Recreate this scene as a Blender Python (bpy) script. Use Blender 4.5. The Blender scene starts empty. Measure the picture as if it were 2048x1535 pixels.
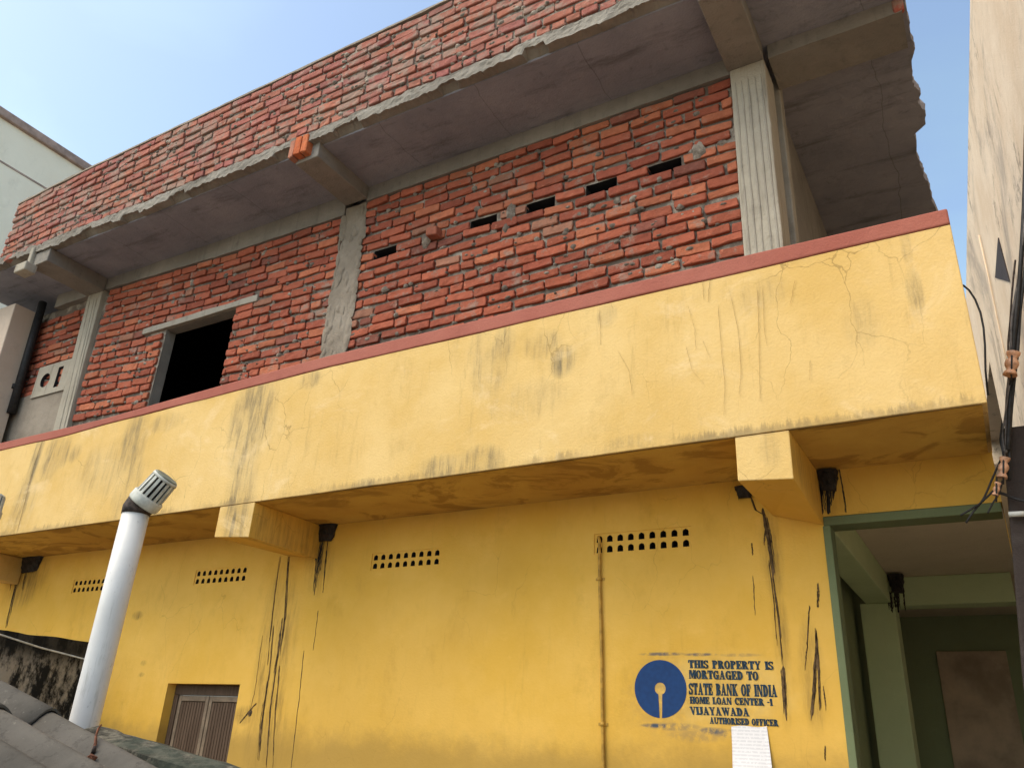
import bpy, math, random
from mathutils import Vector, Matrix, noise as mnoise
R_ = math.radians
random.seed(7)
C = bpy.context.scene.collection
SC = bpy.context.scene
# ------------------------------------------------------------------ camera
CAM = Vector((0, 0, 1.6))
RT = Vector((0.865962, 0.497694, 0.049097)); UP = Vector((0.165289, -0.377479, 0.911147)); FW = Vector((-0.472005, 0.780903, 0.409146))
FPX = 1619.99
cd = bpy.data.cameras.new('camera'); cam = bpy.data.objects.new('camera', cd); C.objects.link(cam)
cd.sensor_fit = 'HORIZONTAL'; cd.sensor_width = 36; cd.lens = FPX / 2048 * 36; cd.clip_start = .05; cd.clip_end = 1000
m = Matrix((RT, UP, -FW)).transposed().to_4x4(); m.translation = CAM; cam.matrix_world = m
SC.camera = cam
# ------------------------------------------------------------------ light: bright hazy daylight, broad soft sun from behind the viewer's left
SUN_EL, SUN_AZ = R_(53), R_(-140)           # azimuth measured from +Y towards +X
w = bpy.data.worlds.new('World'); SC.world = w; w.use_nodes = True
wn = w.node_tree; bg = wn.nodes['Background']
sky = wn.nodes.new('ShaderNodeTexSky'); sky.sky_type = 'NISHITA'; sky.sun_disc = False
sky.sun_elevation = SUN_EL; sky.sun_rotation = SUN_AZ; sky.air_density = 1.0; sky.dust_density = 2.0; sky.ozone_density = .2
skm = wn.nodes.new('ShaderNodeMix'); skm.data_type = 'RGBA'; skm.blend_type = 'MULTIPLY'; skm.inputs[0].default_value = 1
wn.links.new(sky.outputs[0], skm.inputs[6]); tc = wn.nodes.new('ShaderNodeTexCoord'); cn = wn.nodes.new('ShaderNodeTexNoise'); cn.inputs['Scale'].default_value = 3.2; cn.inputs['Detail'].default_value = 7; cn.inputs['Distortion'].default_value = .6
cr = wn.nodes.new('ShaderNodeMapRange'); cr.inputs[1].default_value = .48; cr.inputs[2].default_value = .78; cr.inputs[3].default_value = 1.13; cr.inputs[4].default_value = 1.32
ch_ = wn.nodes.new('ShaderNodeCombineColor'); wn.links.new(tc.outputs['Generated'], cn.inputs['Vector']); wn.links.new(cn.outputs['Fac'], cr.inputs[0]); wn.links.new(cr.outputs[0], ch_.inputs[0]); wn.links.new(cr.outputs[0], ch_.inputs[1]); ch_.inputs[2].default_value = 1.05
wn.links.new(ch_.outputs[0], skm.inputs[7]); wn.links.new(skm.outputs[2], bg.inputs[0]); bg.inputs[1].default_value = .15
sd = bpy.data.lights.new('sun', 'SUN'); sd.energy = 1.05; sd.angle = R_(50); sd.color = (1, .93, .82)
sun = bpy.data.objects.new('sun', sd); C.objects.link(sun)
sdir = Vector((math.sin(SUN_AZ)*math.cos(SUN_EL), math.cos(SUN_AZ)*math.cos(SUN_EL), math.sin(SUN_EL)))
sun.rotation_euler = sdir.to_track_quat('Z', 'Y').to_euler(); sun.location = (0, -6, 20)
vs = SC.view_settings; vs.view_transform = 'Standard'; vs.look = 'None'; vs.gamma = 1; vs.use_curve_mapping = False; vs.exposure = .98

# ------------------------------------------------------------------ helpers
YP, YW, YE = 3.75, 4.432, 3.71     # balcony face, wall plane, roof edge plane
def at(px, py, y=None, x=None, z=None):
    d = FW + RT*((px-1024)/FPX) - UP*((py-767.5)/FPX)
    t = y/d.y if y is not None else (x/d.x if x is not None else (z-1.6)/d.z)
    return CAM + d*t
def lerp(a, b, t): return a+(b-a)*t
def pw(pts):                       # piecewise linear function
    def f(x):
        if x <= pts[0][0]: return pts[0][1]
        for (a, b), (c, d) in zip(pts, pts[1:]):
            if x <= c: return b+(d-b)*(x-a)/(c-a)
        return pts[-1][1]
    return f
def nz(x, y=0, z=0): return mnoise.noise(Vector((x, y, z)))
class MB:
    def __init__(s): s.v = []; s.f = []; s.m = []; s.t = []; s.sm = []
    def vert(s, *p):
        s.v.append(tuple(p[0]) if len(p) == 1 else p); return len(s.v)-1
    def face(s, ids, mat=0, tint=(1, 1, 1), smooth=False):
        s.f.append(tuple(ids)); s.m.append(mat); s.t.append(tint); s.sm.append(smooth)
    def poly(s, pts, mat=0, tint=(1, 1, 1), smooth=False): s.face([s.vert(p) for p in pts], mat, tint, smooth)
    def hexa(s, a, mat=0, tint=(1, 1, 1)):   # a: 8 corners, bottom loop then top loop (ccw from above)
        i = [s.vert(p) for p in a]
        for q in ((3,2,1,0),(4,5,6,7),(0,1,5,4),(1,2,6,5),(2,3,7,6),(3,0,4,7)): s.face([i[k] for k in q], mat, tint)
    def box(s, x0, x1, y0, y1, z0, z1, mat=0, tint=(1, 1, 1)):
        s.hexa([(x0,y0,z0),(x1,y0,z0),(x1,y1,z0),(x0,y1,z0),(x0,y0,z1),(x1,y0,z1),(x1,y1,z1),(x0,y1,z1)], mat, tint)
    def prism_y(s, poly, y0, y1, mat=0, tint=(1, 1, 1)):     # poly of (x,z), extruded in y (front y0)
        a = [s.vert(x, y0, z) for x, z in poly]; b = [s.vert(x, y1, z) for x, z in poly]; n = len(poly)
        s.face(a, mat, tint); s.face(b[::-1], mat, tint)
        for i in range(n): j = (i+1) % n; s.face((a[i], b[i], b[j], a[j]), mat, tint)
    def prism_z(s, poly, z0, z1, mat=0):
        a = [s.vert(x, y, z0) for x, y in poly]; b = [s.vert(x, y, z1) for x, y in poly]; n = len(poly)
        s.face(a[::-1], mat); s.face(b, mat)
        for i in range(n): j = (i+1) % n; s.face((a[i], a[j], b[j], b[i]), mat)
    def loft(s, xs, prof, mat=0):   # prof(x) -> list of (y,z)
        rings = [[s.vert(x, y, z) for y, z in prof(x)] for x in xs]
        n = len(rings[0])
        for a, b in zip(rings, rings[1:]):
            for i in range(n): j = (i+1) % n; s.face((a[i], b[i], b[j], a[j]), mat)
        s.face(rings[0], mat); s.face(rings[-1][::-1], mat)
    def tube(s, pts, r, n=8, mat=0, caps=True, smooth=True):
        pts = [Vector(p) for p in pts]; rr = r if isinstance(r, (list, tuple)) else [r]*len(pts)
        rings = []; up = None
        for i, p in enumerate(pts):
            t = (pts[min(i+1, len(pts)-1)]-pts[max(i-1, 0)]).normalized()
            if up is None: up = t.orthogonal().normalized()
            up = (up-t*up.dot(t)).normalized(); sd_ = t.cross(up)
            rings.append([s.vert(p+(up*math.cos(a)+sd_*math.sin(a))*rr[i]) for a in [2*math.pi*k/n for k in range(n)]])
        for a, b in zip(rings, rings[1:]):
            for i in range(n): j = (i+1) % n; s.face((a[i], a[j], b[j], b[i]), mat, smooth=smooth)
        if caps: s.face(rings[0][::-1], mat); s.face(rings[-1], mat)
    def holed_wall(s, x0, x1, z0, z1, holes, y, depth=.2, mat=0, rev=0, step=None, bumpy=0):
        xs = sorted({x0, x1, *[h[0] for h in holes], *[h[1] for h in holes]}); zs = sorted({z0, z1, *[h[2] for h in holes], *[h[3] for h in holes]})
        xs = [x for x in xs if x0 <= x <= x1]; zs = [z for z in zs if z0 <= z <= z1]
        if step:
            def fill(a):
                o = []
                for p, q in zip(a, a[1:]):
                    k = max(1, int((q-p)/step)); o += [p+(q-p)*i/k for i in range(k)]
                return o+[a[-1]]
            xs, zs = fill(xs), fill(zs)
        g = {}
        def V(i, k):
            if (i, k) not in g:
                g[i, k] = s.vert(xs[i], y+(bumpy*nz(xs[i]*7, zs[k]*9, y*3) if bumpy else 0), zs[k])
            return g[i, k]
        for i in range(len(xs)-1):
            for k in range(len(zs)-1):
                cx, cz = (xs[i]+xs[i+1])/2, (zs[k]+zs[k+1])/2
                if any(h[0] < cx < h[1] and h[2] < cz < h[3] for h in holes): continue
                s.face((V(i, k), V(i+1, k), V(i+1, k+1), V(i, k+1)), mat)
        for h in holes:
            a, b, c, d = max(h[0], x0), min(h[1], x1), max(h[2], z0), min(h[3], z1)
            dd = h[4] if len(h) > 4 else depth
            s.poly([(a, y, c), (a, y, d), (a, y+dd, d), (a, y+dd, c)], rev); s.poly([(b, y, d), (b, y, c), (b, y+dd, c), (b, y+dd, d)], rev)
            s.poly([(a, y, d), (b, y, d), (b, y+dd, d), (a, y+dd, d)], rev); s.poly([(b, y, c), (a, y, c), (a, y+dd, c), (b, y+dd, c)], rev)
    def cell(s, x0, x1, z0, z1, hole, y, depth, mat=0, inner=0):    # rectangular plate cell with a polygonal hole
        n = len(hole); cx = sum(p[0] for p in hole)/n; cz = sum(p[1] for p in hole)/n
        def edge(px, pz):
            dx, dz = px-cx, pz-cz; t = 1e9
            if dx > 1e-9: t = min(t, (x1-cx)/dx)
            if dx < -1e-9: t = min(t, (x0-cx)/dx)
            if dz > 1e-9: t = min(t, (z1-cz)/dz)
            if dz < -1e-9: t = min(t, (z0-cz)/dz)
            return (cx+dx*t, cz+dz*t)
        corners = [(x0, z0), (x1, z0), (x1, z1), (x0, z1)]
        ang = lambda p: math.atan2(p[1]-cz, p[0]-cx)
        for i in range(n):
            p, q = hole[i], hole[(i+1) % n]; e, f = edge(*p), edge(*q)
            mid = [c for c in corners if 1e-6 < (ang(c)-ang(p)) % (2*math.pi) < ((ang(q)-ang(p)) % (2*math.pi))-1e-6]
            s.poly([(e[0], y, e[1])]+[(c[0], y, c[1]) for c in sorted(mid, key=lambda c: (ang(c)-ang(p)) % (2*math.pi))]+[(f[0], y, f[1]), (q[0], y, q[1]), (p[0], y, p[1])], mat)
            s.poly([(p[0], y, p[1]), (q[0], y, q[1]), (q[0], y+depth, q[1]), (p[0], y+depth, p[1])], inner)
    def strand(s, pts, widths, thick=.003, mat=0, axis='y'):   # run of paint / tar on a wall, a little proud
        n = len(pts)
        def side(k): return [Vector(p)+Vector((0, 0, 0)) for p in k]
        L, Rr, F = [], [], []
        for p, wd in zip(pts, widths):
            p = Vector(p)
            L.append(s.vert(p.x-wd/2, p.y, p.z)); Rr.append(s.vert(p.x+wd/2, p.y, p.z)); F.append((s.vert(p.x-wd*.3, p.y-thick, p.z), s.vert(p.x+wd*.3, p.y-thick, p.z)))
        for i in range(n-1):
            s.face((L[i], F[i][0], F[i+1][0], L[i+1]), mat); s.face((F[i][0], F[i][1], F[i+1][1], F[i+1][0]), mat); s.face((F[i][1], Rr[i], Rr[i+1], F[i+1][1]), mat)
    def build(s, name, mats, parent=None, bevel=0, label=None, seg=2):
        off = parent_loc(parent)
        me = bpy.data.meshes.new(name); me.from_pydata([(v[0]-off.x, v[1]-off.y, v[2]-off.z) for v in s.v], [], s.f)
        if not isinstance(mats, (list, tuple)): mats = [mats]
        for mm in mats: me.materials.append(mm)
        me.polygons.foreach_set('material_index', s.m); me.polygons.foreach_set('use_smooth', s.sm)
        if any(t != (1, 1, 1) for t in s.t):
            ca = me.attributes.new('tint', 'FLOAT_COLOR', 'FACE'); ca.data.foreach_set('color', [c for t in s.t for c in (*t, 1)])
        me.validate(); me.update()
        o = bpy.data.objects.new(name, me); C.objects.link(o)
        if parent is not None: o.parent = parent
        if label: o['label'] = label
        if bevel:
            b = o.modifiers.new('bevel', 'BEVEL'); b.width = bevel; b.segments = seg; b.limit_method = 'ANGLE'; b.angle_limit = R_(40)
        return o
def parent_loc(p):
    v = Vector((0, 0, 0))
    while p is not None: v = v+p.location; p = p.parent
    return v
def thing(name, label, cat, loc=(0, 0, 0), group=None):
    o = bpy.data.objects.new(name, None); C.objects.link(o); o.location = loc; o['label'] = label; o['category'] = cat; o.empty_display_size = .2
    if group: o['group'] = group
    return o
def tag(o, label, cat, group=None, kind=None):
    if label: o['label'] = label
    if cat: o['category'] = cat
    if group: o['group'] = group
    if kind: o['kind'] = kind
    return o

# ------------------------------------------------------------------ materials
class NT:
    def __init__(s, name, rough=.85, spec=.25):
        s.m = bpy.data.materials.new(name); s.m.use_nodes = True; s.t = s.m.node_tree; s.b = s.t.nodes['Principled BSDF']
        s.b.inputs['Roughness'].default_value = rough; s.b.inputs['Specular IOR Level'].default_value = spec
        s.pos = s.t.nodes.new('ShaderNodeNewGeometry').outputs['Position']
    def L(s, a, b): s.t.links.new(a, b)
    def put(s, inp, v):
        if isinstance(v, bpy.types.NodeSocket): s.L(v, inp)
        elif isinstance(v, (tuple, list)): inp.default_value = (*v, 1) if len(v) == 3 and inp.type == 'RGBA' else v
        else: inp.default_value = v
    def math(s, op, a, b=0, c=0, clamp=False):
        n = s.t.nodes.new('ShaderNodeMath'); n.operation = op; n.use_clamp = clamp
        for i, v in enumerate((a, b, c)): s.put(n.inputs[i], v)
        return n.outputs[0]
    def scale(s, vec, sc, off=(0, 0, 0)):
        n = s.t.nodes.new('ShaderNodeMapping'); s.L(vec, n.inputs[0]); n.inputs['Scale'].default_value = sc; n.inputs['Location'].default_value = off
        return n.outputs[0]
    def noise(s, vec, sc, detail=5, rough=.6, dist=0):
        n = s.t.nodes.new('ShaderNodeTexNoise'); s.L(vec, n.inputs['Vector']); n.inputs['Scale'].default_value = sc; n.inputs['Detail'].default_value = detail
        n.inputs['Roughness'].default_value = rough; n.inputs['Distortion'].default_value = dist
        return n.outputs['Fac']
    def ramp(s, f, a, b, lo=0., hi=1.):
        n = s.t.nodes.new('ShaderNodeMapRange'); n.interpolation_type = 'SMOOTHSTEP'; s.put(n.inputs[0], f)
        n.inputs[1].default_value = a; n.inputs[2].default_value = b; n.inputs[3].default_value = lo; n.inputs[4].default_value = hi
        return n.outputs[0]
    def mix(s, f, a, b, mode='MIX'):
        n = s.t.nodes.new('ShaderNodeMix'); n.data_type = 'RGBA'; n.blend_type = mode
        s.put(n.inputs[0], f); s.put(n.inputs[6], a); s.put(n.inputs[7], b)
        return n.outputs[2]
    def sep(s, v):
        n = s.t.nodes.new('ShaderNodeSeparateXYZ'); s.L(v, n.inputs[0]); return n.outputs
    def blob(s, cx, cz, rx, rz):
        o = s.xyz
        dx = s.math('MULTIPLY', s.math('SUBTRACT', o[0], cx), 1/rx); dz = s.math('MULTIPLY', s.math('SUBTRACT', o[2], cz), 1/rz)
        d = s.math('ADD', s.math('MULTIPLY', dx, dx), s.math('MULTIPLY', dz, dz))
        return s.ramp(d, 0, 1.5, 1, 0)
    def bump(s, h, strength, dist=.01):
        n = s.t.nodes.new('ShaderNodeBump'); s.L(h, n.inputs['Height']); n.inputs['Strength'].default_value = strength; n.inputs['Distance'].default_value = dist
        s.L(n.outputs[0], s.b.inputs['Normal'])
    def out(s, col): s.put(s.b.inputs['Base Color'], col); return s.m

def simple(name, col, rough=.7, var=.25, sc=6, bump=.15, spec=.3, metal=0, streak=0):
    n = NT(name, rough, spec); f = n.noise(n.pos, sc, 6)
    c = n.mix(n.ramp(f, .3, .7), tuple(v*(1-var) for v in col), tuple(min(1, v*(1+var)) for v in col))
    if streak:
        g = n.noise(n.scale(n.pos, (14, 14, 1.2)), 1, 6); c = n.mix(n.math('MULTIPLY', n.ramp(g, .55, .75), streak), c, tuple(v*.35 for v in col))
    if bump: n.bump(n.noise(n.pos, sc*9, 4), bump)
    n.b.inputs['Metallic'].default_value = metal
    return n.out(c)

def plaster(name, c1, c2, stains=(), streak=.35, grime=(.10, .095, .08), bump=.25, extra=None, craze=0):
    n = NT(name, .88, .2); n.xyz = n.sep(n.pos)
    base = n.mix(n.ramp(n.noise(n.pos, 1.3, 7, .65), .3, .7), c1, c2)
    mot = n.noise(n.scale(n.pos, (5, 5, 3)), 1, 8, .7)
    base = n.mix(n.ramp(mot, .52, .78, 0, .35), base, tuple(v*.62 for v in c1))
    base = n.mix(n.ramp(n.noise(n.scale(n.pos, (4, 4, 7), (9, 3, 1)), 1, 8, .7), .55, .8, 0, .35), base, tuple(min(1, v*1.12+.04) for v in c2))
    fine = n.noise(n.scale(n.pos, (38, 38, 4.5)), 1, 5, .7)
    mid = n.noise(n.scale(n.pos, (11, 11, 1.4)), 1, 7, .72)
    if streak:
        base = n.mix(n.math('MULTIPLY', n.ramp(n.math('ADD', n.math('MULTIPLY', fine, .5), n.math('MULTIPLY', mid, .5)), .53, .72), streak), base, tuple(v*.5+g*.25 for v, g in zip(c1, grime)))
    brk = n.ramp(n.math('ADD', n.math('MULTIPLY', fine, .45), n.math('MULTIPLY', mid, .55)), .42, .66)
    acc = None
    for (cx, cz, rx, rz, st) in stains:
        b = n.math('MULTIPLY', n.blob(cx, cz, rx, rz), st)
        acc = b if acc is None else n.math('MAXIMUM', acc, b)
    if acc is not None:
        soft = n.math('ADD', n.math('MULTIPLY', brk, .72), n.math('MULTIPLY', n.noise(n.pos, 6, 5), .40))
        base = n.mix(n.math('MULTIPLY', acc, soft, clamp=True), base, grime)
    if craze:
        wv = n.t.nodes.new('ShaderNodeTexNoise'); n.L(n.pos, wv.inputs['Vector']); wv.inputs['Scale'].default_value = 3; wv.inputs['Detail'].default_value = 6
        va = n.t.nodes.new('ShaderNodeVectorMath'); va.operation = 'MULTIPLY_ADD'; n.L(wv.outputs['Color'], va.inputs[0]); va.inputs[1].default_value = (.35, .35, .35); n.L(n.scale(n.pos, (1.5, 1, .75)), va.inputs[2])
        vo = n.t.nodes.new('ShaderNodeTexVoronoi'); vo.feature = 'DISTANCE_TO_EDGE'; vo.inputs['Scale'].default_value = 2.6; n.L(va.outputs[0], vo.inputs['Vector'])
        line = n.math('MULTIPLY', n.ramp(vo.outputs['Distance'], .002, .010, 1, 0), n.ramp(n.noise(n.pos, 1.1, 5), .48, .62, 0, craze))
        base = n.mix(line, base, tuple(v*.33 for v in c1))
    if extra: base = extra(n, base, fine, mid)
    h = n.math('ADD', n.noise(n.pos, 75, 5), n.math('MULTIPLY', n.noise(n.pos, 9, 6, .65), 1.3))
    n.bump(h, bump, .012)
    return n.out(base)

def st(px, py, rpx, rpy, s, y):   # stain spec from where it sits on plane y
    a = at(px, py, y=y); b = at(px+rpx, py, y=y); c = at(px, py-rpy, y=y)
    return (a.x, a.z, abs(b.x-a.x), abs(c.z-a.z), s)
par_st = [st(505,830,45,75,1,YP), st(490,900,30,70,.95,YP), st(480,985,30,80,.9,YP), st(475,1045,28,50,1,YP), st(1008,690,22,40,.95,YP), st(985,735,45,60,.55,YP), st(1125,722,28,32,.85,YP), st(1085,690,40,30,.5,YP),
          st(265,890,26,75,.8,YP), st(255,970,26,70,.55,YP), st(105,915,20,45,.9,YP), st(128,905,14,30,.7,YP), st(68,930,9,120,.9,YP), st(45,1010,22,60,.75,YP), st(150,905,12,18,.6,YP), st(210,935,60,50,.35,YP), st(1830,585,18,55,.7,YP), st(1812,490,12,45,.6,YP), st(1890,435,22,16,.8,YP),
          st(880,935,50,26,.85,YP), st(960,925,45,35,.75,YP), st(730,970,28,14,.7,YP), st(620,760,22,18,.7,YP), st(960,700,25,50,.4,YP), st(1215,630,20,25,.7,YP), st(1540,900,22,40,.4,YP), st(1720,640,40,60,.28,YP), st(1270,880,70,14,.35,YP), st(1050,800,90,40,.25,YP), st(1520,590,60,40,.35,YP),st(330,845,35,18,.5,YP)]
def par_extra(n, base, fine, mid):
    # weathered, bleached film and grime creeping up from the lower drip edge
    e = n.math('MULTIPLY', n.ramp(n.math('ADD', n.xyz[2], n.math('MULTIPLY', fine, -.16)), 2.98, 3.02, 1, 0), n.ramp(n.xyz[2], 3.03, 3.045))
    gate = n.ramp(n.noise(n.scale(n.pos, (1.6, 1.6, .4)), 1, 5, .7), .40, .62, .12, 1)
    base = n.mix(n.math('MULTIPLY', n.math('MULTIPLY', e, gate), .62), base, (.17, .125, .07))
    base = n.mix(n.ramp(n.noise(n.scale(n.pos, (2.2, 2.2, 3.4), (4, 0, 7)), 1, 9, .72, .6), .54, .70, 0, .45), base, (.74, .56, .31))
    base = n.mix(n.ramp(n.noise(n.scale(n.pos, (3.5, 3.5, 1.2), (1, 0, 3)), 1, 9, .75), .56, .74, 0, .35), base, (.42, .26, .07))
    return base
M_par = plaster('faded_yellow_paint', (.60, .388, .122), (.68, .478, .198), par_st, .42, (.085, .085, .07), .24, par_extra, .5)
pc0 = at(1440, 1382, y=YW)
sign_dark = [st(1325,1390,85,80,.16,YW), st(1462,1385,95,70,.14,YW), st(1345,1452,60,9,.5,YW), st(1450,1465,45,9,.55,YW), st(1325,1307,45,4,.8,YW), st(1400,1308,34,3.5,.8,YW), st(1480,1309,45,4,.35,YW), st(1315,1450,34,5,.95,YW), st(1425,1461,30,8,.85,YW), st(1390,1470,60,14,.3,YW), st(1322,1376,62,70,.28,YW)]
def wall_extra(n, base, fine, mid):
    base = n.mix(n.ramp(n.noise(n.pos, .55, 6, .6), .42, .62, 0, .4), base, (.58, .335, .06))
    base = n.mix(n.ramp(n.noise(n.scale(n.pos, (3, 3, 1.5), (3, 1, 5)), 1, 9, .75), .56, .74, 0, .3), base, (.45, .25, .04))
    lo = n.ramp(n.math('ADD', n.xyz[2], n.math('MULTIPLY', n.noise(n.pos, 4, 7, .7), -.30)), 1.36, 1.56, 1, 0)
    base = n.mix(n.math('MULTIPLY', lo, .6), base, (.30, .19, .05))
    pale = n.math('MULTIPLY', n.blob(pc0.x, pc0.z, .42, .20), n.ramp(n.noise(n.pos, 7, 6), .35, .6, .1, .45))
    base = n.mix(pale, base, (.82, .58, .20))
    acc = None
    for (cx, cz, rx, rz, s_) in sign_dark:
        b = n.math('MULTIPLY', n.blob(cx, cz, rx, rz), s_); acc = b if acc is None else n.math('MAXIMUM', acc, b)
    base = n.mix(n.math('MULTIPLY', acc, n.ramp(n.noise(n.pos, 30, 4), .3, .6)), base, (.03, .07, .12))
    return base
wall_st = [st(548,1290,34,170,.8,YW), st(532,1440,38,110,.85,YW), st(640,1110,24,60,.7,YW), st(1545,1110,22,95,.6,YW), st(1562,1270,18,90,.5,YW), st(1625,1350,26,110,.75,YW), st(1660,985,40,45,.75,YW), st(55,1150,40,60,.8,YW), st(275,1230,10,9,.95,YW), st(287,1325,6,6,.7,YW), st(283,1348,6,5,.7,YW), st(490,1430,22,20,.9,YW), st(545,1480,45,70,.55,YW), st(1570,1400,12,60,.6,YW), st(1632,1400,20,60,.6,YW), st(560,1330,30,160,.4,YW), st(640,1130,26,60,.5,YW), st(1540,1100,22,80,.35,YW)]
M_wall = plaster('yellow_wall_paint', (.69, .398, .058), (.77, .468, .10), wall_st, .22, (.09, .06, .03), .16, wall_extra, .35)
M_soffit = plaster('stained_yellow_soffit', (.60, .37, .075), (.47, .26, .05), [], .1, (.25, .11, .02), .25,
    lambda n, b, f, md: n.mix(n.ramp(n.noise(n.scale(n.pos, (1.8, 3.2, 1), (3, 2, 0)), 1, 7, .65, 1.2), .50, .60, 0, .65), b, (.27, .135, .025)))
M_coping = plaster('red_oxide_paint', (.31, .095, .068), (.36, .125, .09), [], .2, (.3, .2, .12), .3,
    lambda n, b, f, md: n.mix(n.ramp(n.noise(n.scale(n.pos, (6, 6, 12)), 1, 8, .75), .66, .70, 0, .75), b, (.70, .46, .22)))
def concrete(name, c1, c2, seams=False, streak=.4, dark=(.055, .05, .048)):
    n = NT(name, .92, .15); n.xyz = n.sep(n.pos)
    b = n.mix(n.ramp(n.noise(n.pos, 1.7, 8, .65), .32, .68), c1, c2)
    b = n.mix(n.ramp(n.noise(n.pos, 9, 8, .7), .55, .8, 0, .5), b, dark)
    b = n.mix(n.math('MULTIPLY', n.ramp(n.noise(n.scale(n.pos, (16, 16, 1.0)), 1, 6, .7), .52, .72), streak), b, dark)
    if seams:
        wv = n.math('ADD', n.xyz[0], n.math('MULTIPLY', n.noise(n.pos, 1.2, 3), .25))
        fr = n.math('FRACT', n.math('MULTIPLY', wv, 1.12))
        b = n.mix(n.ramp(fr, 0, .012, .5, 0), b, dark)
        b = n.mix(n.ramp(n.noise(n.scale(n.pos, (1.2, 6, 1)), 1, 6, .7), .5, .72, 0, .55), b, dark)
    n.bump(n.math('ADD', n.noise(n.pos, 70, 4), n.math('MULTIPLY', n.noise(n.pos, 11, 5), 2)), .5, .012)
    return n.out(b)
M_conc = concrete('grey_concrete', (.27, .24, .195), (.35, .32, .265))
M_concd = concrete('dark_soffit_concrete', (.235, .235, .27), (.305, .30, .335), True, .1)
M_beam = concrete('formed_beam_concrete', (.20, .18, .155), (.27, .245, .21), False, .25)
M_pale = concrete('pale_column_concrete', (.335, .30, .24), (.41, .37, .295), False, .75, (.16, .135, .10))
M_mortar = concrete('rough_mortar', (.20, .165, .125), (.31, .265, .21), False, .2, (.07, .06, .05))
def jointmat():
    n = NT('patchy_joint_mortar', .95, .1)
    c = n.mix(n.ramp(n.noise(n.pos, 4.5, 8, .7), .46, .62), (.15, .122, .098), (.34, .295, .24)); c = n.mix(n.ramp(n.noise(n.pos, 40, 5, .7), .5, .7, 0, .6), c, (.07, .058, .046))
    n.bump(n.noise(n.pos, 80, 5), .6, .01); return n.out(c)
M_joint = jointmat()
M_edge = concrete('slab_edge_mortar', (.20, .18, .15), (.30, .275, .235), False, .15, (.13, .115, .10))
def brickmat(name, dusty):
    n = NT(name, .9, .15); n.xyz = n.sep(n.pos)
    a = n.t.nodes.new('ShaderNodeAttribute'); a.attribute_name = 'tint'; a.attribute_type = 'GEOMETRY'
    c = n.mix(n.ramp(n.noise(n.pos, 14, 7, .7), .35, .75, 0, .55), a.outputs['Color'], n.mix(1, a.outputs['Color'], (.52, .50, .52), 'MULTIPLY'))
    c = n.mix(n.ramp(n.noise(n.pos, 2.3, 6, .7), .5, .75, 0, .22), c, (.17, .11, .085))
    c = n.mix(n.ramp(n.noise(n.pos, 60, 6, .75), .55, .75, 0, .5), c, (.16, .085, .06))
    c = n.mix(n.ramp(n.noise(n.pos, 23, 7, .7), .60, .70, 0, .6), c, (.55, .22, .13))
    sm = n.ramp(n.math('ADD', n.noise(n.pos, 5.5, 9, .75), n.math('MULTIPLY', n.noise(n.pos, 1.1, 3), .35)), .72-dusty, .86-dusty, 0, .72)
    c = n.mix(sm, c, (.29, .225, .18))
    n.bump(n.math('ADD', n.noise(n.pos, 90, 4), n.math('MULTIPLY', n.noise(n.pos, 22, 5), 2)), .6, .008)
    return n.out(c)
M_brick = brickmat('red_clay_brick', .0)
M_brick2 = brickmat('dusty_red_clay_brick', .08)
M_dark = simple('painted_dark_interior', (.02, .02, .022), .9)  # near-black colour painted in for the shade inside holes, openings and the room
M_green = plaster('green_paint_darkened_front', (.13, .158, .078), (.165, .195, .10), [], .25, (.06, .05, .035), .2)  # porch green, front copy kept darker to offset the stronger light there
M_greeni = plaster('green_paint_lightened_inside', (.46, .54, .31), (.52, .60, .36), [], .25, (.06, .05, .035), .2)  # same porch green, lightened in colour to make up for weak light inside
M_greend = plaster('dull_green_paint', (.26, .30, .17), (.30, .35, .20), [], .3, (.03, .03, .02), .2)
M_brown = plaster('grimy_brown_plaster', (.56, .48, .36), (.62, .53, .41), [], .25, (.06, .04, .025), .3)
M_door = simple('brown_door_paint', (.50, .38, .27), .6, .3, 3, .1)
M_tar = simple('black_tar', (.022, .018, .016), .55, .6, 25, .6)
M_tarb = simple('brown_leak_stain', (.115, .07, .032), .85, .6, 25, .3)
M_crack = simple('dark_hairline_dirt', (.27, .175, .065), .9, .4, 30, .1)
M_blue = simple('blue_stencil_paint', (.006, .040, .14), .7, .12, 40, .05)
M_ink = simple('dark_stencil_paint', (.012, .035, .06), .7, .5, 60, .05)
M_wood = None
def woodmat():
    n = NT('weathered_shutter_wood', .75, .2); n.xyz = n.sep(n.pos)
    g = n.noise(n.scale(n.pos, (60, 60, 3)), 1, 6, .7)
    c = n.mix(n.ramp(g, .3, .7), (.075, .046, .028), (.13, .085, .055)); n.bump(g, .4, .004); return n.out(c)
M_wood = woodmat()
M_frame = simple('shutter_frame_paint', (.20, .145, .095), .75, .2, 18, .2, streak=.3)
M_pvc = simple('white_pvc', (.56, .60, .63), .45, .08, 3, .02, .4, streak=.15)
def pvcmat():
    n = NT('scuffed_white_pvc', .42, .4); n.xyz = n.sep(n.pos)
    c = n.mix(n.ramp(n.noise(n.pos, 4, 6), .35, .7), (.645, .635, .61), (.56, .55, .525))
    c = n.mix(n.ramp(n.noise(n.scale(n.pos, (30, 30, 3)), 1, 6, .75), .54, .70, 0, .5), c, (.33, .32, .28))
    c = n.mix(n.ramp(n.noise(n.pos, 34, 7, .75), .61, .67, 0, .6), c, (.20, .19, .17))
    c = n.mix(n.ramp(n.math('ADD', n.xyz[2], n.math('MULTIPLY', n.noise(n.pos, 20, 6), .15)), 2.62, 2.72, 0, .45), c, (.30, .27, .22)); return n.out(c)
M_pvc = pvcmat()
M_cap = simple('grey_white_plastic', (.50, .50, .44), .55, .2, 20, .1, .35)
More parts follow.
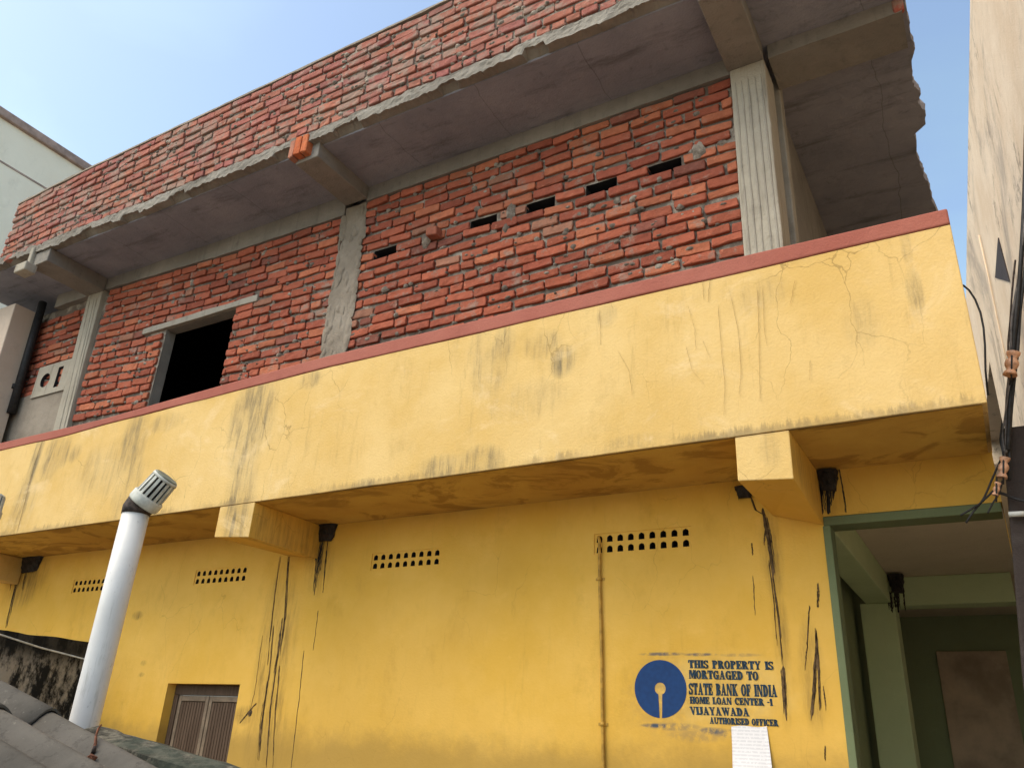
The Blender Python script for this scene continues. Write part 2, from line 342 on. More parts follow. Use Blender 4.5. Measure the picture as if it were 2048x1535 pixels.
M_capend = simple('dirty_plastic_disc', (.19, .20, .15), .7, .3, 20)
M_wrap = simple('brown_rubber_wrap', (.055, .038, .03), .7, .7, 40, .5)
def asbestos():
    n = NT('weathered_asbestos_cement', .92, .12); n.xyz = n.sep(n.pos)
    c = n.mix(n.ramp(n.noise(n.pos, 3, 8, .7), .3, .7), (.07, .063, .052), (.135, .12, .10))
    c = n.mix(n.ramp(n.noise(n.pos, 24, 9, .8), .50, .64, 0, .55), c, (.035, .031, .026))
    c = n.mix(n.ramp(n.noise(n.pos, 42, 7, .75), .60, .68, 0, .5), c, (.24, .215, .175))
    c = n.mix(n.ramp(n.noise(n.pos, 2.6, 7, .7), .5, .64, 0, .5), c, (.05, .046, .038))
    n.bump(n.noise(n.pos, 150, 5), .35, .004); return n.out(c)
M_asb = asbestos()
def mossy(name):
    n = NT(name, .95, .1); n.xyz = n.sep(n.pos)
    v = n.noise(n.scale(n.pos, (7, 7, 3)), 1, 9, .75)
    c = n.mix(n.ramp(v, .44, .57), (.018, .018, .017), (.34, .31, .26))
    top = n.ramp(n.math('ADD', n.xyz[2], n.math('MULTIPLY', v, .25)), 2.12, 2.30, 0, .9)
    c = n.mix(top, c, (.016, .016, .015)); n.bump(n.noise(n.pos, 45, 6), .6, .01); return n.out(c)
M_moss = mossy('black_weathered_plaster')
def mossy2():
    n = NT('lichen_concrete', .95, .1); v = n.noise(n.pos, 22, 9, .75)
    c = n.mix(n.ramp(v, .4, .62), (.03, .028, .022), (.16, .145, .11)); c = n.mix(n.ramp(n.noise(n.pos, 3, 4), .5, .6, 0, .7), c, (.045, .055, .042))
    n.bump(n.noise(n.pos, 60, 6), .6, .008); return n.out(c)
M_lich = mossy2()
M_cream = plaster('cream_wall_paint', (.82, .73, .56), (.86, .78, .61), [], .12, (.3, .29, .25), .08)
M_trim = simple('brown_roof_trim', (.34, .24, .19), .8)
M_beige = plaster('beige_column_paint', (.50, .40, .31), (.56, .46, .37), [], .2, (.2, .16, .12), .15)
M_peach = plaster('peach_plaster', (.60, .45, .30), (.68, .54, .385), [], 0, (.17, .145, .12), .6,
    lambda n, b, f, md: n.mix(n.ramp(n.noise(n.scale(n.pos, (.55, .55, .5)), 1, 9, .72, .8), .50, .64, 0, .75), n.mix(n.ramp(n.noise(n.scale(n.pos, (1.5, 1.5, .8), (2, 5, 1)), 1, 9, .78, .5), .55, .66, 0, .8), b, (.17, .13, .095)), (.33, .265, .20)))
M_black = simple('black_cable_rubber', (.018, .017, .017), .6, .4, 30, 0)
M_grey = simple('grey_cable', (.10, .09, .085), .6, .4, 30, 0)
M_cerm = simple('orange_ceramic', (.50, .27, .16), .45, .3, 40, .1, .5)
M_paper = None
def papermat():
    n = NT('printed_notice_paper', .8, .2); n.xyz = n.sep(n.pos)
    fr = n.math('FRACT', n.math('MULTIPLY', n.xyz[2], 62)); ln = n.ramp(fr, .40, .5, 0, 1)
    ln = n.math('MULTIPLY', ln, n.ramp(n.noise(n.scale(n.pos, (120, 1, 60)), 1, 2), .35, .5))
    return n.out(n.mix(n.math('MULTIPLY', ln, .22), (.80, .77, .76), (.25, .25, .27)))
M_paper = papermat()
M_rust = simple('rusty_wire', (.16, .055, .025), .8, .6, 60, .3)
M_conduit = simple('yellow_painted_conduit', (.42, .24, .04), .6, .3, 20, .1)
M_ground = simple('dusty_lane_ground', (.25, .215, .17), .95, .25, 1.5, .4)
M_pole = plaster('grimy_dark_post', (.035, .027, .024), (.055, .043, .038), [], .5, (.02, .02, .02), .4)
M_steel = simple('white_painted_rod', (.5, .5, .46), .6, .2, 20)

# ------------------------------------------------------------------ setting
g = MB(); g.poly([(-150, -150, 0), (150, -150, 0), (150, 150, 0), (-150, 150, 0)]); tag(g.build('ground', M_ground), None, None, kind='structure')

# ------------------------------------------------------------------ the house
H = thing('house', 'unfinished two storey house with yellow ground floor and bare red brick upper floor', 'house', (-3.5, YW, 0))
XW, XE = -.716, .112            # end of yellow wall / end of balcony
ZM = 3.047                      # underside of balcony
ztop = pw([(-8.6, 3.955), (-7.8, 3.965), (-6.3, 3.968), (-5, 4.02), (-3.8, 4.058), (-.8, 4.061), (.2, 4.053)])
zcop = pw([(-8.6, 3.885), (-7.0, 3.885), (-5.2, 3.935), (-3.8, 3.964), (.2, 3.964)])
zsf = pw([(-9.6, 6.235), (-8, 6.19), (-6.5, 6.165), (.2, 6.165)])          # roof soffit
# lower wall with window, ventilator and porch openings
LW = (-5.63, -4.845, .75, 1.925)
GR = [(-7.195, -6.615, 2.672, 2.795), (-5.575, -4.985, 2.668, 2.792), (-3.755, -3.165, 2.685, 2.802), (-2.04, -1.435, 2.680, 2.806)]
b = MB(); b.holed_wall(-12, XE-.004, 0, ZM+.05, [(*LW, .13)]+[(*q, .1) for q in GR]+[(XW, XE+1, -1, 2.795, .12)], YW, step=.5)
b.box(-12, XE-.02, YW+.24, YW+.26, 2.95, ZM+.04)
b.build('ground_floor_wall', M_wall, H)
# ventilators: cement blocks with two rows of nine arched holes
def grille(q):
    x0, x1, z0, z1 = q; mb = MB(); n = 9; dx = (x1-x0)/n; dz = (z1-z0)/2
    for r in range(2):
        for k in range(n):
            a, c = x0+k*dx, z0+r*dz; cx, cz = a+dx/2, c+dz*.42; hw = dx*.27; hh = dz*.24
            hole = [(cx-hw, cz-hh), (cx, cz-hh), (cx+hw, cz-hh), (cx+hw, cz+hh*.5)]+[(cx+hw*math.cos(t), cz+hh*.5+hw*math.sin(t)) for t in (R_(40), R_(90), R_(140))]+[(cx-hw, cz+hh*.5)]
            mb.cell(a, a+dx, c, c+dz, hole, YW+.006, .07, 0, 1)
    mb.box(x0, x1, YW+.076, YW+.098, z0, z1, 1)
    return mb.build('ventilator', [M_wall, M_dark], H)
for q in GR: grille(q)
# wooden shuttered window
wx0, wx1, wz0, wz1 = LW
wb = MB(); fr = .05
wb.box(wx0+.002, wx1-.002, YW+.075, YW+.125, wz1-.075, wz1-.002); wb.box(wx0+.002, wx0+fr, YW+.075, YW+.125, wz0, wz1-.077); wb.box(wx1-fr, wx1-.002, YW+.075, YW+.125, wz0, wz1-.077)
win = wb.build('window', M_wood, H, .004)
for k in range(2):
    s0 = wx0+fr+.004+k*((wx1-wx0)/2-fr); s1 = s0+(wx1-wx0)/2-fr-.008
    sh = MB(); n = 9; sw = (s1-s0-.07)/n
    sh.box(s0, s1, YW+.098, YW+.118, wz0, wz1-.08)
    for i in range(n): sh.box(s0+.035+i*sw+.003, s0+.035+(i+1)*sw-.003, YW+.088, YW+.0975, wz0+.05, wz1-.125)
    so = sh.build('shutter', M_wood, win)
    rl = MB(); rl.box(s0, s0+.033, YW+.084, YW+.0978, wz0, wz1-.08); rl.box(s1-.033, s1, YW+.084, YW+.0978, wz0, wz1-.08); rl.box(s0+.034, s1-.034, YW+.083, YW+.0975, wz1-.118, wz1-.081)
    rl.build('shutter_frame', M_frame, win, .003)
# balcony
xs = [-12+.25*i for i in range(48)]+[XE-.06, XE]
def waver(x, s, a=.004): return a*nz(x*1.7, s, 2)
b = MB(); b.loft(xs, lambda x: [(YP+waver(x, 1), ZM+waver(x, 3, .005)), (YP+waver(x, 1), zcop(x)+waver(x, 4, .006)), (YP+.12, zcop(x)), (YP+.12, ZM+.13), (YW+.06, ZM+.13), (YW+.06, ZM+.012), (YP+.14, ZM+.006)])
b.build('balcony_parapet', M_par, H, .004)
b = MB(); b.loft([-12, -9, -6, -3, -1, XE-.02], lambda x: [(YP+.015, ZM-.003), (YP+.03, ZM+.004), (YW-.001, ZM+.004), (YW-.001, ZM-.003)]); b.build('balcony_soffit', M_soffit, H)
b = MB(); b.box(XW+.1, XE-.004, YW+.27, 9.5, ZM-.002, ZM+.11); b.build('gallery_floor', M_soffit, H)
b = MB(); b.loft(xs, lambda x: [(YP-.006+waver(x, 1), zcop(x)+.002+waver(x, 7, .012)), (YP-.006+waver(x, 1), ztop(x)), (YP+.135, ztop(x)+.004), (YP+.135, zcop(x)+.002)]); b.build('coping', M_coping, H, .008)
b = MB(); b.box(XE-.12, XE-.006, YP+.14, 9.5, ZM, 3.96); b.build('side_parapet', M_par, H)
b = MB(); b.box(XE-.126, XE-.002, YP+.14, 9.5, 3.962, 4.05); b.build('side_coping', M_coping, H)
# painted brackets under the balcony
def bracket(fl, fr_, bl, br):
    fl, fr_ = at(*fl, y=YP), at(*fr_, y=YP); bl, br = at(*bl, y=YW), at(*br, y=YW)
    x0, x1 = (fl.x+bl.x)/2, (fr_.x+br.x)/2
    mb = MB(); y0 = YP+.0006
    mb.hexa([(x0, y0, fl.z), (x1, y0, fr_.z), (x1, YW-.002, br.z), (x0, YW-.002, bl.z), (x0, y0, ZM-.004), (x1, y0, ZM-.004), (x1, YW-.002, ZM-.004), (x0, YW-.002, ZM-.004)])
    mb.m = [1, 1, 0, 1, 1, 1]
    return mb.build('bracket', [M_par, M_wall], H, .005)
bracket((443,1072), (500,1073), (556,1111), (633,1117))
bracket((1485,960), (1587,957), (1537,1032), (1648,1050))
b = MB(); b.hexa([(-8.36, YP+.0006, 2.82), (-8.07, YP+.0006, 2.82), (-8.07, YW-.002, 2.79), (-8.36, YW-.002, 2.82), (-8.36, YP+.0006, ZM-.004), (-8.07, YP+.0006, ZM-.004), (-8.07, YW-.002, ZM-.004), (-8.36, YW-.002, ZM-.004)]); b.build('bracket', M_par, H, .014)

# brickwork -------------------------------------------------------------
def btint(dusty=0):
    r = random.random(); v = random.uniform(.82, 1.15)
    c = (.39, .112, .064) if r < .55 else (.33, .092, .056) if r < .76 else (.46, .152, .080) if r < .93 else (.24, .085, .06) if r < .97 else (.36, .17, .11)
    c = tuple(x*v for x in c)
    if dusty: c = tuple(lerp(x, y, .35+.25*random.random()) for x, y in zip(c, (.34, .165, .14)))
    return c
def brick(mb, x0, x1, z0, z1, y, back, tint, prot=0, slope=0, mat=0):
    if x1-x0 < .025 or z1-z0 < .02: return
    nx = max(2, int((x1-x0)/.05)); nzv = 3; ch = .007; seed = random.uniform(0, 99)
    tw = random.uniform(-.004, .004); tz = random.uniform(-.005, .005); dz = random.uniform(-.006, .006); ch = random.uniform(.003, .007); cA = [random.uniform(-.010, .006) for _ in range(4)]
    us = [0, ch/(x1-x0)]+[i/nx for i in range(1, nx)]+[1-ch/(x1-x0), 1]; vs_ = [0, ch/(z1-z0)*1.2]+[.5]+[1-ch/(z1-z0)*1.2, 1]
    ids = []
    for j, v in enumerate(vs_):
        row = []
        for i, u in enumerate(us):
            e = (i in (0, len(us)-1))+(j in (0, len(vs_)-1))
            x = lerp(x0, x1, u); z = lerp(z0, z1, v)+dz+tz*(u-.5)*2+slope*(x-x0)+.003*nz(x*9+seed, j*2)
            q = Vector((x*19+seed, z*23, 1)); n3 = mnoise.noise(q); n4 = mnoise.noise(q*1.7+Vector((5, 5, 5)))
            yy = y-prot+tw*(u-.5)*2+(0 if e == 0 else ch*.9 if e == 1 else ch*1.8)+n3*.006+.004*mnoise.noise(q*3.1)
            if e: x += n4*.008; z += n3*.006
            if e == 2: kq = .006+cA[(i > 0)+2*(j > 0)]*.6; x += (kq if i == 0 else -kq); z += (kq if j == 0 else -kq)
            row.append(mb.vert(x, yy, z))
        ids.append(row)
    for j in range(len(vs_)-1):
        for i in range(len(us)-1): mb.face((ids[j][i], ids[j][i+1], ids[j+1][i+1], ids[j+1][i]), mat, tint)
    bt = [mb.vert(mb.v[k][0], back, mb.v[k][2]) for k in ids[0]]; tp = [mb.vert(mb.v[k][0], back, mb.v[k][2]) for k in ids[-1]]
    for i in range(len(us)-1):
        mb.face((ids[0][i+1], ids[0][i], bt[i], bt[i+1]), mat, tint); mb.face((ids[-1][i], ids[-1][i+1], tp[i+1], tp[i]), mat, tint)
    for col, s in ((0, 1), (-1, -1)):
        for j in range(len(vs_)-1):
            a, c = ids[j][col], ids[j+1][col]; a2 = mb.vert(mb.v[a][0], back, mb.v[a][2]); c2 = mb.vert(mb.v[c][0], back, mb.v[c][2])
            mb.face((a, c, c2, a2) if s == 1 else (c, a, a2, c2), mat, tint)
def courses(mb, x0, x1, ztopf, zbot, y, holes=(), pitch=.0935, bl=.236, dusty=0, prot=.004, mat=0, joint=.025, xend=None):
    k = 0
    while True:
        zt = -k*pitch
        if ztopf(x1)+zt-.02 < zbot: break
        x = x0-random.uniform(0, .1)-(.118 if k % 2 else 0)
        header = random.random() < .07
        while x < x1:
            L = (.112 if header or random.random() < .06 else bl)*random.uniform(.93, 1.06)
            a, c = max(x, x0), min(x+L, x1 if xend is None else xend(ztopf(x1)+zt))
            mid = (a+c)/2; z1 = ztopf(mid)+zt-joint*.35+.010*nz(mid*.9, k*.35, y)+.005*nz(mid*3, k*1.7, y); z0 = z1-pitch+joint*random.uniform(.8, 1.45)
            sl = (ztopf(c)-ztopf(a))/max(c-a, .01)
            segs = [(a, c)]
            for h in holes:
                if h[2] < (z0+z1)/2 < h[3]:
                    ns = []
                    for p, q in segs:
                        if q <= h[0] or p >= h[1]: ns.append((p, q)); continue
                        if p < h[0]: ns.append((p, h[0]-.002))
                        if q > h[1]: ns.append((h[1]+.002, q))
                    segs = ns
            for p, q in segs:
                pr = prot*random.uniform(-1.6, 2.2)
                brick(mb, p, q, z0, z1, y, y+.06, btint(dusty), pr, sl, mat)
            x += L+random.uniform(.009, .024)
        k += 1
def mortar_blobs(mb, n, x0, x1, zlo, zhi, y, mat, holes=()):
    for _ in range(n):
        cx, cz = random.uniform(x0, x1), random.uniform(zlo, zhi); r = random.uniform(.012, .035); rz = r*random.uniform(.4, .9)
        if any(h[0]-.05 < cx < h[1]+.05 and h[2]-.05 < cz < h[3]+.05 for h in holes): continue
        lump(mb, cx, cz, r, rz, y, .012, mat)
def lump(mb, cx, cz, rx, rz, y, h, mat, n=9):
    sd_ = random.uniform(0, 50); c = mb.vert(cx, y-h, cz); rings = []
    for fr_, hh in ((.6, .8), (1, -.35)):
        rings.append([mb.vert(cx+rx*fr_*math.cos(t)*(1+.45*nz(math.cos(t)*2+sd_, math.sin(t)*2)), y-h*hh, cz+rz*fr_*math.sin(t)*(1+.45*nz(math.cos(t)*2+sd_, math.sin(t)*2))) for t in [2*math.pi*k/n for k in range(n)]])
    for k in range(n):
        j = (k+1) % n; mb.face((c, rings[0][k], rings[0][j]), mat, (1, 1, .99), True); mb.face((rings[0][k], rings[1][k], rings[1][j], rings[0][j]), mat, (1, 1, .99), True)

WIN = (-6.80, -5.80, 4.35, 5.28)
zb_left = pw([(-9.4, 6.04), (-8.04, 6.05), (-6.1, 5.965), (-4.5, 5.94)])
zb_right = lambda x: 6.015
JB = .024
# bay between left and middle column, with the window opening
mb = MB(); hw = [WIN]
mb.holed_wall(-8.15, -4.5, ZM+.13, 6.0, [(*WIN, .11)], YW+JB, .11, 1, 2, .06, .007)
courses(mb, -7.98, -4.545, zb_left, 4.40, YW, [(WIN[0]-.02, WIN[1]+.01, WIN[2], WIN[3]), (-7.15, -5.5, 5.27, 5.365)])
mortar_blobs(mb, 210, -7.9, -4.6, 4.45, 5.9, YW+.004, 1, hw)
mb.build('brick_wall', [M_brick, M_joint, M_beam], H)
# bay between middle and right column with put-log holes
HO = []
for (px, py) in ((767,503),(964,443),(1078,408),(1200,375),(1327,333)):
    p = at(px, py, y=YW); HO.append((p.x-.123, p.x+.123, 6.015-7*.0935-.002, 6.015-6*.0935+.002))
mb = MB(); mb.holed_wall(-4.4, -.95, ZM+.13, 6.05, [(*h, .22) for h in HO], YW+JB, .22, 1, 2, .06, .007)
courses(mb, -4.30, -1.012, zb_right, 4.45, YW, HO)
mortar_blobs(mb, 210, -4.25, -1.1, 4.5, 5.95, YW+.004, 1, HO)
p = at(868, 472, y=YW); brick(mb, p.x-.03, p.x+.075, p.z-.035, p.z+.045, YW-.075, YW+.02, (.34, .12, .075)); lump(mb, p.x-.075, p.z-.02, .045, .075, YW-.012, .03, 1)
for (px, py, rx, rz) in ((1022,420,.045,.11), (1012,455,.03,.05), (1396,300,.05,.08), (770,578,.05,.03), (1210,225,.03,.06)):
    p = at(px, py, y=YW); lump(mb, p.x, p.z, rx, rz, YW-.002, .012, 1, 14)
mb.build('brick_wall', [M_brick, M_joint, M_dark], H)
# short bay left of the left column
mb = MB(); mb.holed_wall(-12, -8.1, ZM+.13, 6.05, [], YW+JB+.03, .2, 1, 1, .08, .007)
courses(mb, -9.6, -8.12, lambda x: 5.93, 4.97, YW+.03); mortar_blobs(mb, 40, -9.2, -8.2, 4.95, 5.9, YW+.034, 1)
mb.build('brick_wall', [M_brick, M_joint], H)
# cement render and pierced block low in that bay
mb = MB(); mb.loft([-9.6+.1*i for i in range(15)]+[-8.13], lambda x: [(YW+.012+.006*nz(x*5, 1), 4.0), (YW+.010+.006*nz(x*5, 3), 4.93+.03*nz(x*6, 2)), (YW+.06, 4.95), (YW+.06, 4.0)]); mb.build('cement_render', M_mortar, H)
p0, p1 = at(64, 792, y=YW), at(142, 722, y=YW)
bx0, bx1, bz0, bz1 = p0.x, p1.x+.02, min(p0.z, p1.z)-.03, max(p0.z, p1.z)+.03
mb = MB(); bm_ = lerp(bx0, bx1, .58); cz = (bz0+bz1)/2; r = .085
mb.cell(bx0, bm_, bz0, bz1, [(bx0+(bm_-bx0)*.52+r*math.cos(2*math.pi*k/20), cz-.0+r*math.sin(2*math.pi*k/20)) for k in range(20)], YW-.006, .09, 0, 1)
mb.cell(bm_, bx1, bz0, bz1, [(bm_+.04, cz-.125), (bm_+.13, cz-.125), (bm_+.13, cz+.12), (bm_+.04, cz+.12)], YW-.006, .09, 0, 1)
mb.box(bx0, bx1, YW+.085, YW+.1, bz0, bz1, 1); mb.box(bx0-.012, bx0, YW-.006, YW+.1, bz0, bz1); mb.box(bx1, bx1+.012, YW-.006, YW+.1, bz0, bz1)
mb.build('pierced_block', [M_pale, M_dark], H)
# lintel over window
mb = MB(); mb.loft([-7.15, -7.0, -6.8, -6.5, -6.2, -5.9, -5.7, -5.5], lambda x: [(YW-.012+.004*nz(x*4), 5.285+.012*nz(x*3, 4)), (YW-.014+.004*nz(x*5, 2), 5.352+.012*nz(x*4, 9)), (YW+.05, 5.352), (YW+.05, 5.285)]); mb.build('window_lintel', M_conc, H, .006)
# columns
def rough_col(x0t, x1t, x0b, x1b, y0, y1, z0, z1, mat, rough=.004, n=14, label=None):
    mb = MB(); rings = []
    for i in range(n+1):
        t = i/n; a, c = lerp(x0b, x0t, t), lerp(x1b, x1t, t); z = lerp(z0, z1, t); r = []
        for k in range(6): x = lerp(a, c, k/5); r.append(mb.vert(x+rough*nz(z*6, k, 4)*(2 if k in (0, 5) else 1), y0+rough*nz(x*12, z*7, 5), z))
        r += [mb.vert(c, y1, z), mb.vert(a, y1, z)]; rings.append(r)
    for a, c in zip(rings, rings[1:]):
        for k in range(8): j = (k+1) % 8; mb.face((a[k], a[j], c[j], c[k]))
    mb.face(rings[0][::-1]); mb.face(rings[-1])
    o = mb.build('column', mat, H, .01)
    if label: o['label'] = label
    return o
rough_col(-4.305, -4.30, -4.305, -4.30, YW, YW+.1, 4.0, 4.01, M_mortar) if False else None
rough_col(-4.31, -4.545+.01, -4.545, -4.31, YW+.004, YW+.1, 3.9, 3.91, M_mortar) if False else None
rough_col(-4.545, -4.305, -4.555, -4.30, YW-.006, YW+.16, 3.2, 6.02, M_mortar, .012, 40, 'middle column smeared with rough mortar')
mb = MB()
for i in range(85):
    sx = random.choice((-4.55, -4.30)) if i % 3 else random.uniform(-4.53, -4.32); lump(mb, sx+random.uniform(-.012, .012), random.uniform(4.45, 5.95), random.uniform(.012, .038), random.uniform(.03, .10), YW-.008, random.uniform(.003, .010), 0, 12)
mb.build('mortar_smear', M_mortar, H)
rough_col(-8.33, -8.07, -8.16, -7.93, YW-.03, YW+.2, 3.2, 6.06, M_pale, .003, 12, 'pale ribbed concrete column')
rough_col(-1.005, -.765, -1.01, -.765, YW-.035, YW+.235, 3.2, 6.03, M_pale, .004, 24, 'pale concrete corner column with form board streaks')
# vertical board ribs on the corner and left columns
for (xa, xb, zA, zB, n, yy, skew) in ((-.985, -.785, 4.0, 5.9, 5, YW-.036, 0), (-8.28, -8.10, 4.2, 5.95, 3, YW-.031, .17)):
    mb = MB()
    for k in range(n):
        x = lerp(xa, xb, (k+.5)/n)+random.uniform(-.012, .012); L = random.uniform(.75, 1.0)
        pts = []; ws = []
        for i in range(10):
            t = i/9; z = lerp(zB, lerp(zB, zA, L), t); pts.append((x+.006*nz(z*3, k)+skew*(1-(z-zA)/(zB-zA)), yy, z)); ws.append((.013 if 0 < i < 9 else .003)*random.uniform(.6, 1.2))
        mb.strand(pts, ws, .004)
    mb.build('form_board_rib', M_pale if n == 3 else M_conc, H)
rough_col(at(88,595,y=4.38).x-.52, at(88,595,y=4.38).x, at(12,880,y=4.38).x-.52, at(12,880,y=4.38).x, 4.10, 4.38, 3.3, 6.0, M_beige, .001, 6, 'smooth beige painted column')
# ring beam under the roof
mb = MB(); mb.loft([-9.0+.12*i for i in range(37)]+[-4.55], lambda x: [(YW-.016+.006*nz(x*5, 2), zb_left(x)+.008*nz(x*7, 1)), (YW-.016+.006*nz(x*4, 3), zsf(x)+.01), (YW+.2, zsf(x)+.01), (YW+.2, zb_left(x))])
mb.build('ring_beam', M_beam, H)
mb = MB(); mb.loft([-4.30+.12*i for i in range(28)]+[-1.0], lambda x: [(YW-.016+.006*nz(x*5, 2), 6.015+.008*nz(x*7, 1)), (YW-.016+.006*nz(x*4, 3), 6.175), (YW+.2, 6.175), (YW+.2, 6.015)])
mb.build('ring_beam', M_beam, H)
mb = MB(); mb.loft([-.74+.085*i for i in range(11)], lambda x: [(YW-.01+.006*nz(x*5, 2), 6.045+.006*nz(x*7, 1)), (YW-.01+.006*nz(x*4, 3), 6.172), (YW+.32, 6.172), (YW+.32, 6.04)])
mb.build('ring_beam', M_beam, H, label='bare beam spanning over the open gallery')
mb = MB(); brick(mb, .06, .125, 6.05, 6.16, YW-.018, YW+.02, (.36, .09, .06)); mb.build('broken_brick_end', [M_brick], H)
# cantilever roof beams
def rbeam(x0, x1, zb, yf, lab):
    mb = MB(); ys = [yf+(YW-.02-yf)*i/10 for i in range(11)]; rings = []
    for y in ys: rings.append([mb.vert(x0+.006*nz(y*5, x0), y, zb+.006*nz(y*6, 3, x0)), mb.vert(x1+.006*nz(y*5, x1, 2), y, zb+.006*nz(y*6, 5, x0)), mb.vert(x1, y, 6.19), mb.vert(x0, y, 6.19)])
    for a, c in zip(rings, rings[1:]):
        for k in range(4): j = (k+1) % 4; mb.face((a[k], c[k], c[j], a[j]))
    mb.face(rings[0]); mb.face(rings[-1][::-1]); o = mb.build('roof_beam', M_beam, H, .008); o['label'] = lab
rbeam(-4.54, -4.29, 6.03, YE+.05, 'middle roof beam with broken brick at its end')
rbeam(-1.02, -.77, 6.03, YE+.02, 'roof beam running to the corner column')
pA, pB = at(66, 536, y=YE), at(112, 500, y=YE)
rbeam(-8.36, -8.05, 6.03, YE+.02, 'pale ended roof beam at the left')
mb = MB()
for k in range(3): brick(mb, -4.575+k*.07, -4.512+k*.07, 6.06, 6.245, YE-.02-.008*(k % 2), YE+.06, [(.40, .17, .11), (.50, .13, .05), (.52, .15, .06)][k], 0)
mb.build('brick_end_cap', [M_brick], H)
# roof slab: even part, then the jagged unfinished edge over the gallery
mb = MB(); xs2 = [-9.9+.3*i for i in range(32)]+[-.5]
mb.loft(xs2, lambda x: [(YE+.09, zsf(x)+.004*nz(x*2)), (YE+.09, zsf(x)+.15), (10, zsf(x)+.15), (10, zsf(x)), (YW+.5, zsf(x)), (YE+.35, zsf(x)+.01*nz(x*3, 1))]); mb.build('roof_slab', M_concd, H)
jag = [(30,0),(45,90),(65,220),(90,300),(72,370),(75,460),(85,530),(122,580),(118,630),(150,680),(158,760),(92,830),(110,1000),(140,1040),(140,1080),(175,1120),(190,1200),(215,1270)]
jp = [at(1800+a/3.07, c/3.07, z=6.165) for a, c in jag]
edge = [(.10, YE+.03), (.115, 4.2)]
for p, q in zip(jp, jp[1:]):
    for k in range(5):
        t = k/5; yy = lerp(p.y, q.y, t); edge.append((lerp(p.x, q.x, t)+.014*nz(yy*7, 3)+.030*max(0, nz(yy*17, 5)-.1)-.018*max(0, nz(yy*29, 8)-.15)+.004*random.uniform(-1, 1), yy))
edge += [(jp[-1].x, jp[-1].y)]+[(jp[-1].x+random.uniform(-.03, .05), jp[-1].y+.15*k) for k in range(1, 18)]
edge = [e for i, e in enumerate(edge) if i == 0 or e[1] > edge[i-1][1]+.003]
mb = MB(); zc = 6.165
lo = [mb.vert(x, y, zc+.01*nz(y*9)) for x, y in edge]; md = [mb.vert(x+.004+.012*nz(y*23, 3), y, zc+.06+.02*nz(y*7, 8)) for x, y in edge]; tp = [mb.vert(x-.03, y, zc+.15) for x, y in edge]
li = [mb.vert(-.5, y, zc) for x, y in edge]; ti = [mb.vert(-.5, y, zc+.15) for x, y in edge]
for i in range(len(edge)-1):
    mb.face((li[i], li[i+1], lo[i+1], lo[i])); mb.face((lo[i], lo[i+1], md[i+1], md[i])); mb.face((md[i], md[i+1], tp[i+1], tp[i])); mb.face((ti[i], tp[i], tp[i+1], ti[i+1]))
mb.face((li[0], lo[0], md[0], tp[0], ti[0])); mb.face((li[-1], ti[-1], tp[-1], md[-1], lo[-1]))
mb.build('roof_slab_jagged_end', M_concd, H)
# ragged mortar band along the slab edge
def fbm(x, z, sd_): return nz(x, z, sd_)+.5*nz(x*2.1, z*2.1, sd_+3)+.3*nz(x*4.6, z*4.6, sd_+7)
mb = MB(); xs3 = [-9.9+.022*i for i in range(455)]; NR = 8; rows = []
for x in xs3:
    lo_ = zsf(x)+.006+.03*nz(x*1.3, 5)+.022*nz(x*5, 2)+.020*nz(x*17, 7)+.012*nz(x*43, 1)
    if nz(x*2.9, 11) > .18: lo_ += .035
    hi = zsf(x)+.105+.022*nz(x*3, 8)+.020*nz(x*13, 4); r = [mb.vert(x, YE+.10, zsf(x)+.012), mb.vert(x, YE+.03, lo_+.006)]
    for k in range(NR):
        v = k/(NR-1); z = lerp(lo_, hi, v); r.append(mb.vert(x, YE-.004+.009*fbm(x*5, z*11, 2)+.010*fbm(x*23, z*31, 5)*.6+.012*(1-v)*abs(nz(x*6, 9)), z))
    r.append(mb.vert(x, YE+.05, hi+.006)); rows.append(r)
for P, Q in zip(rows, rows[1:]):
    for k in range(NR+2): mb.face((P[k], Q[k], Q[k+1], P[k+1]))
mb.build('slab_edge_mortar', M_edge, H)
# brick parapet on the roof
def endx(z): return .1
zt_f = pw([(-9.1, 7.055), (-8.4, 7.085), (-7.7, 7.10), (.2, 7.10)])
mb = MB(); mb.holed_wall(-9.03, .09, 6.29, 7.09, [], YE+JB*.7, .2, 1, 1, .07, .006); mb.box(-9.03, .09, YE+.02, YE+.23, 6.30, 7.05, 1)
courses(mb, -9.06, .1, zt_f, 6.29, YE, (), .0925, .236, 1, .004); mortar_blobs(mb, 420, -9.0, 0, 6.32, 7.05, YE+.004, 1)
mb.build('roof_brick_parapet', [M_brick2, M_joint], H)
mb = MB(); mb.loft([-9.06+.09*i for i in range(102)], lambda x: [(YE-.008+.008*nz(x*4), zt_f(x)+.004), (YE-.004+.006*nz(x*5, 4), zt_f(x)+.032+.006*nz(x*6, 2)), (YE+.24, zt_f(x)+.035), (YE+.24, zt_f(x)+.004)]); mb.build('roof_parapet_capping', M_mortar, H)
# side wall running back along the open gallery, with a low opening
mb = MB(); xg = -.80
for (a, c, z0, z1) in ((YW+.25, 6.0, 3.1, 6.16), (6.0, 7.2, 5.15, 6.16), (7.2, 10, 3.1, 6.16)): mb.box(xg-.2, xg, a, c, z0, z1)
mb.build('gallery_side_wall', M_beam, H)
mb = MB(); mb.box(xg+.002, xg+.06, YW+.32, YW+.44, 3.1, 6.16); mb.build('gallery_pier', M_conc, H, .008)
mb = MB(); mb.box(XE-.3, XE-.1, 9.7, 9.9, 3.1, 6.1); mb.build('gallery_post', M_beam, H)
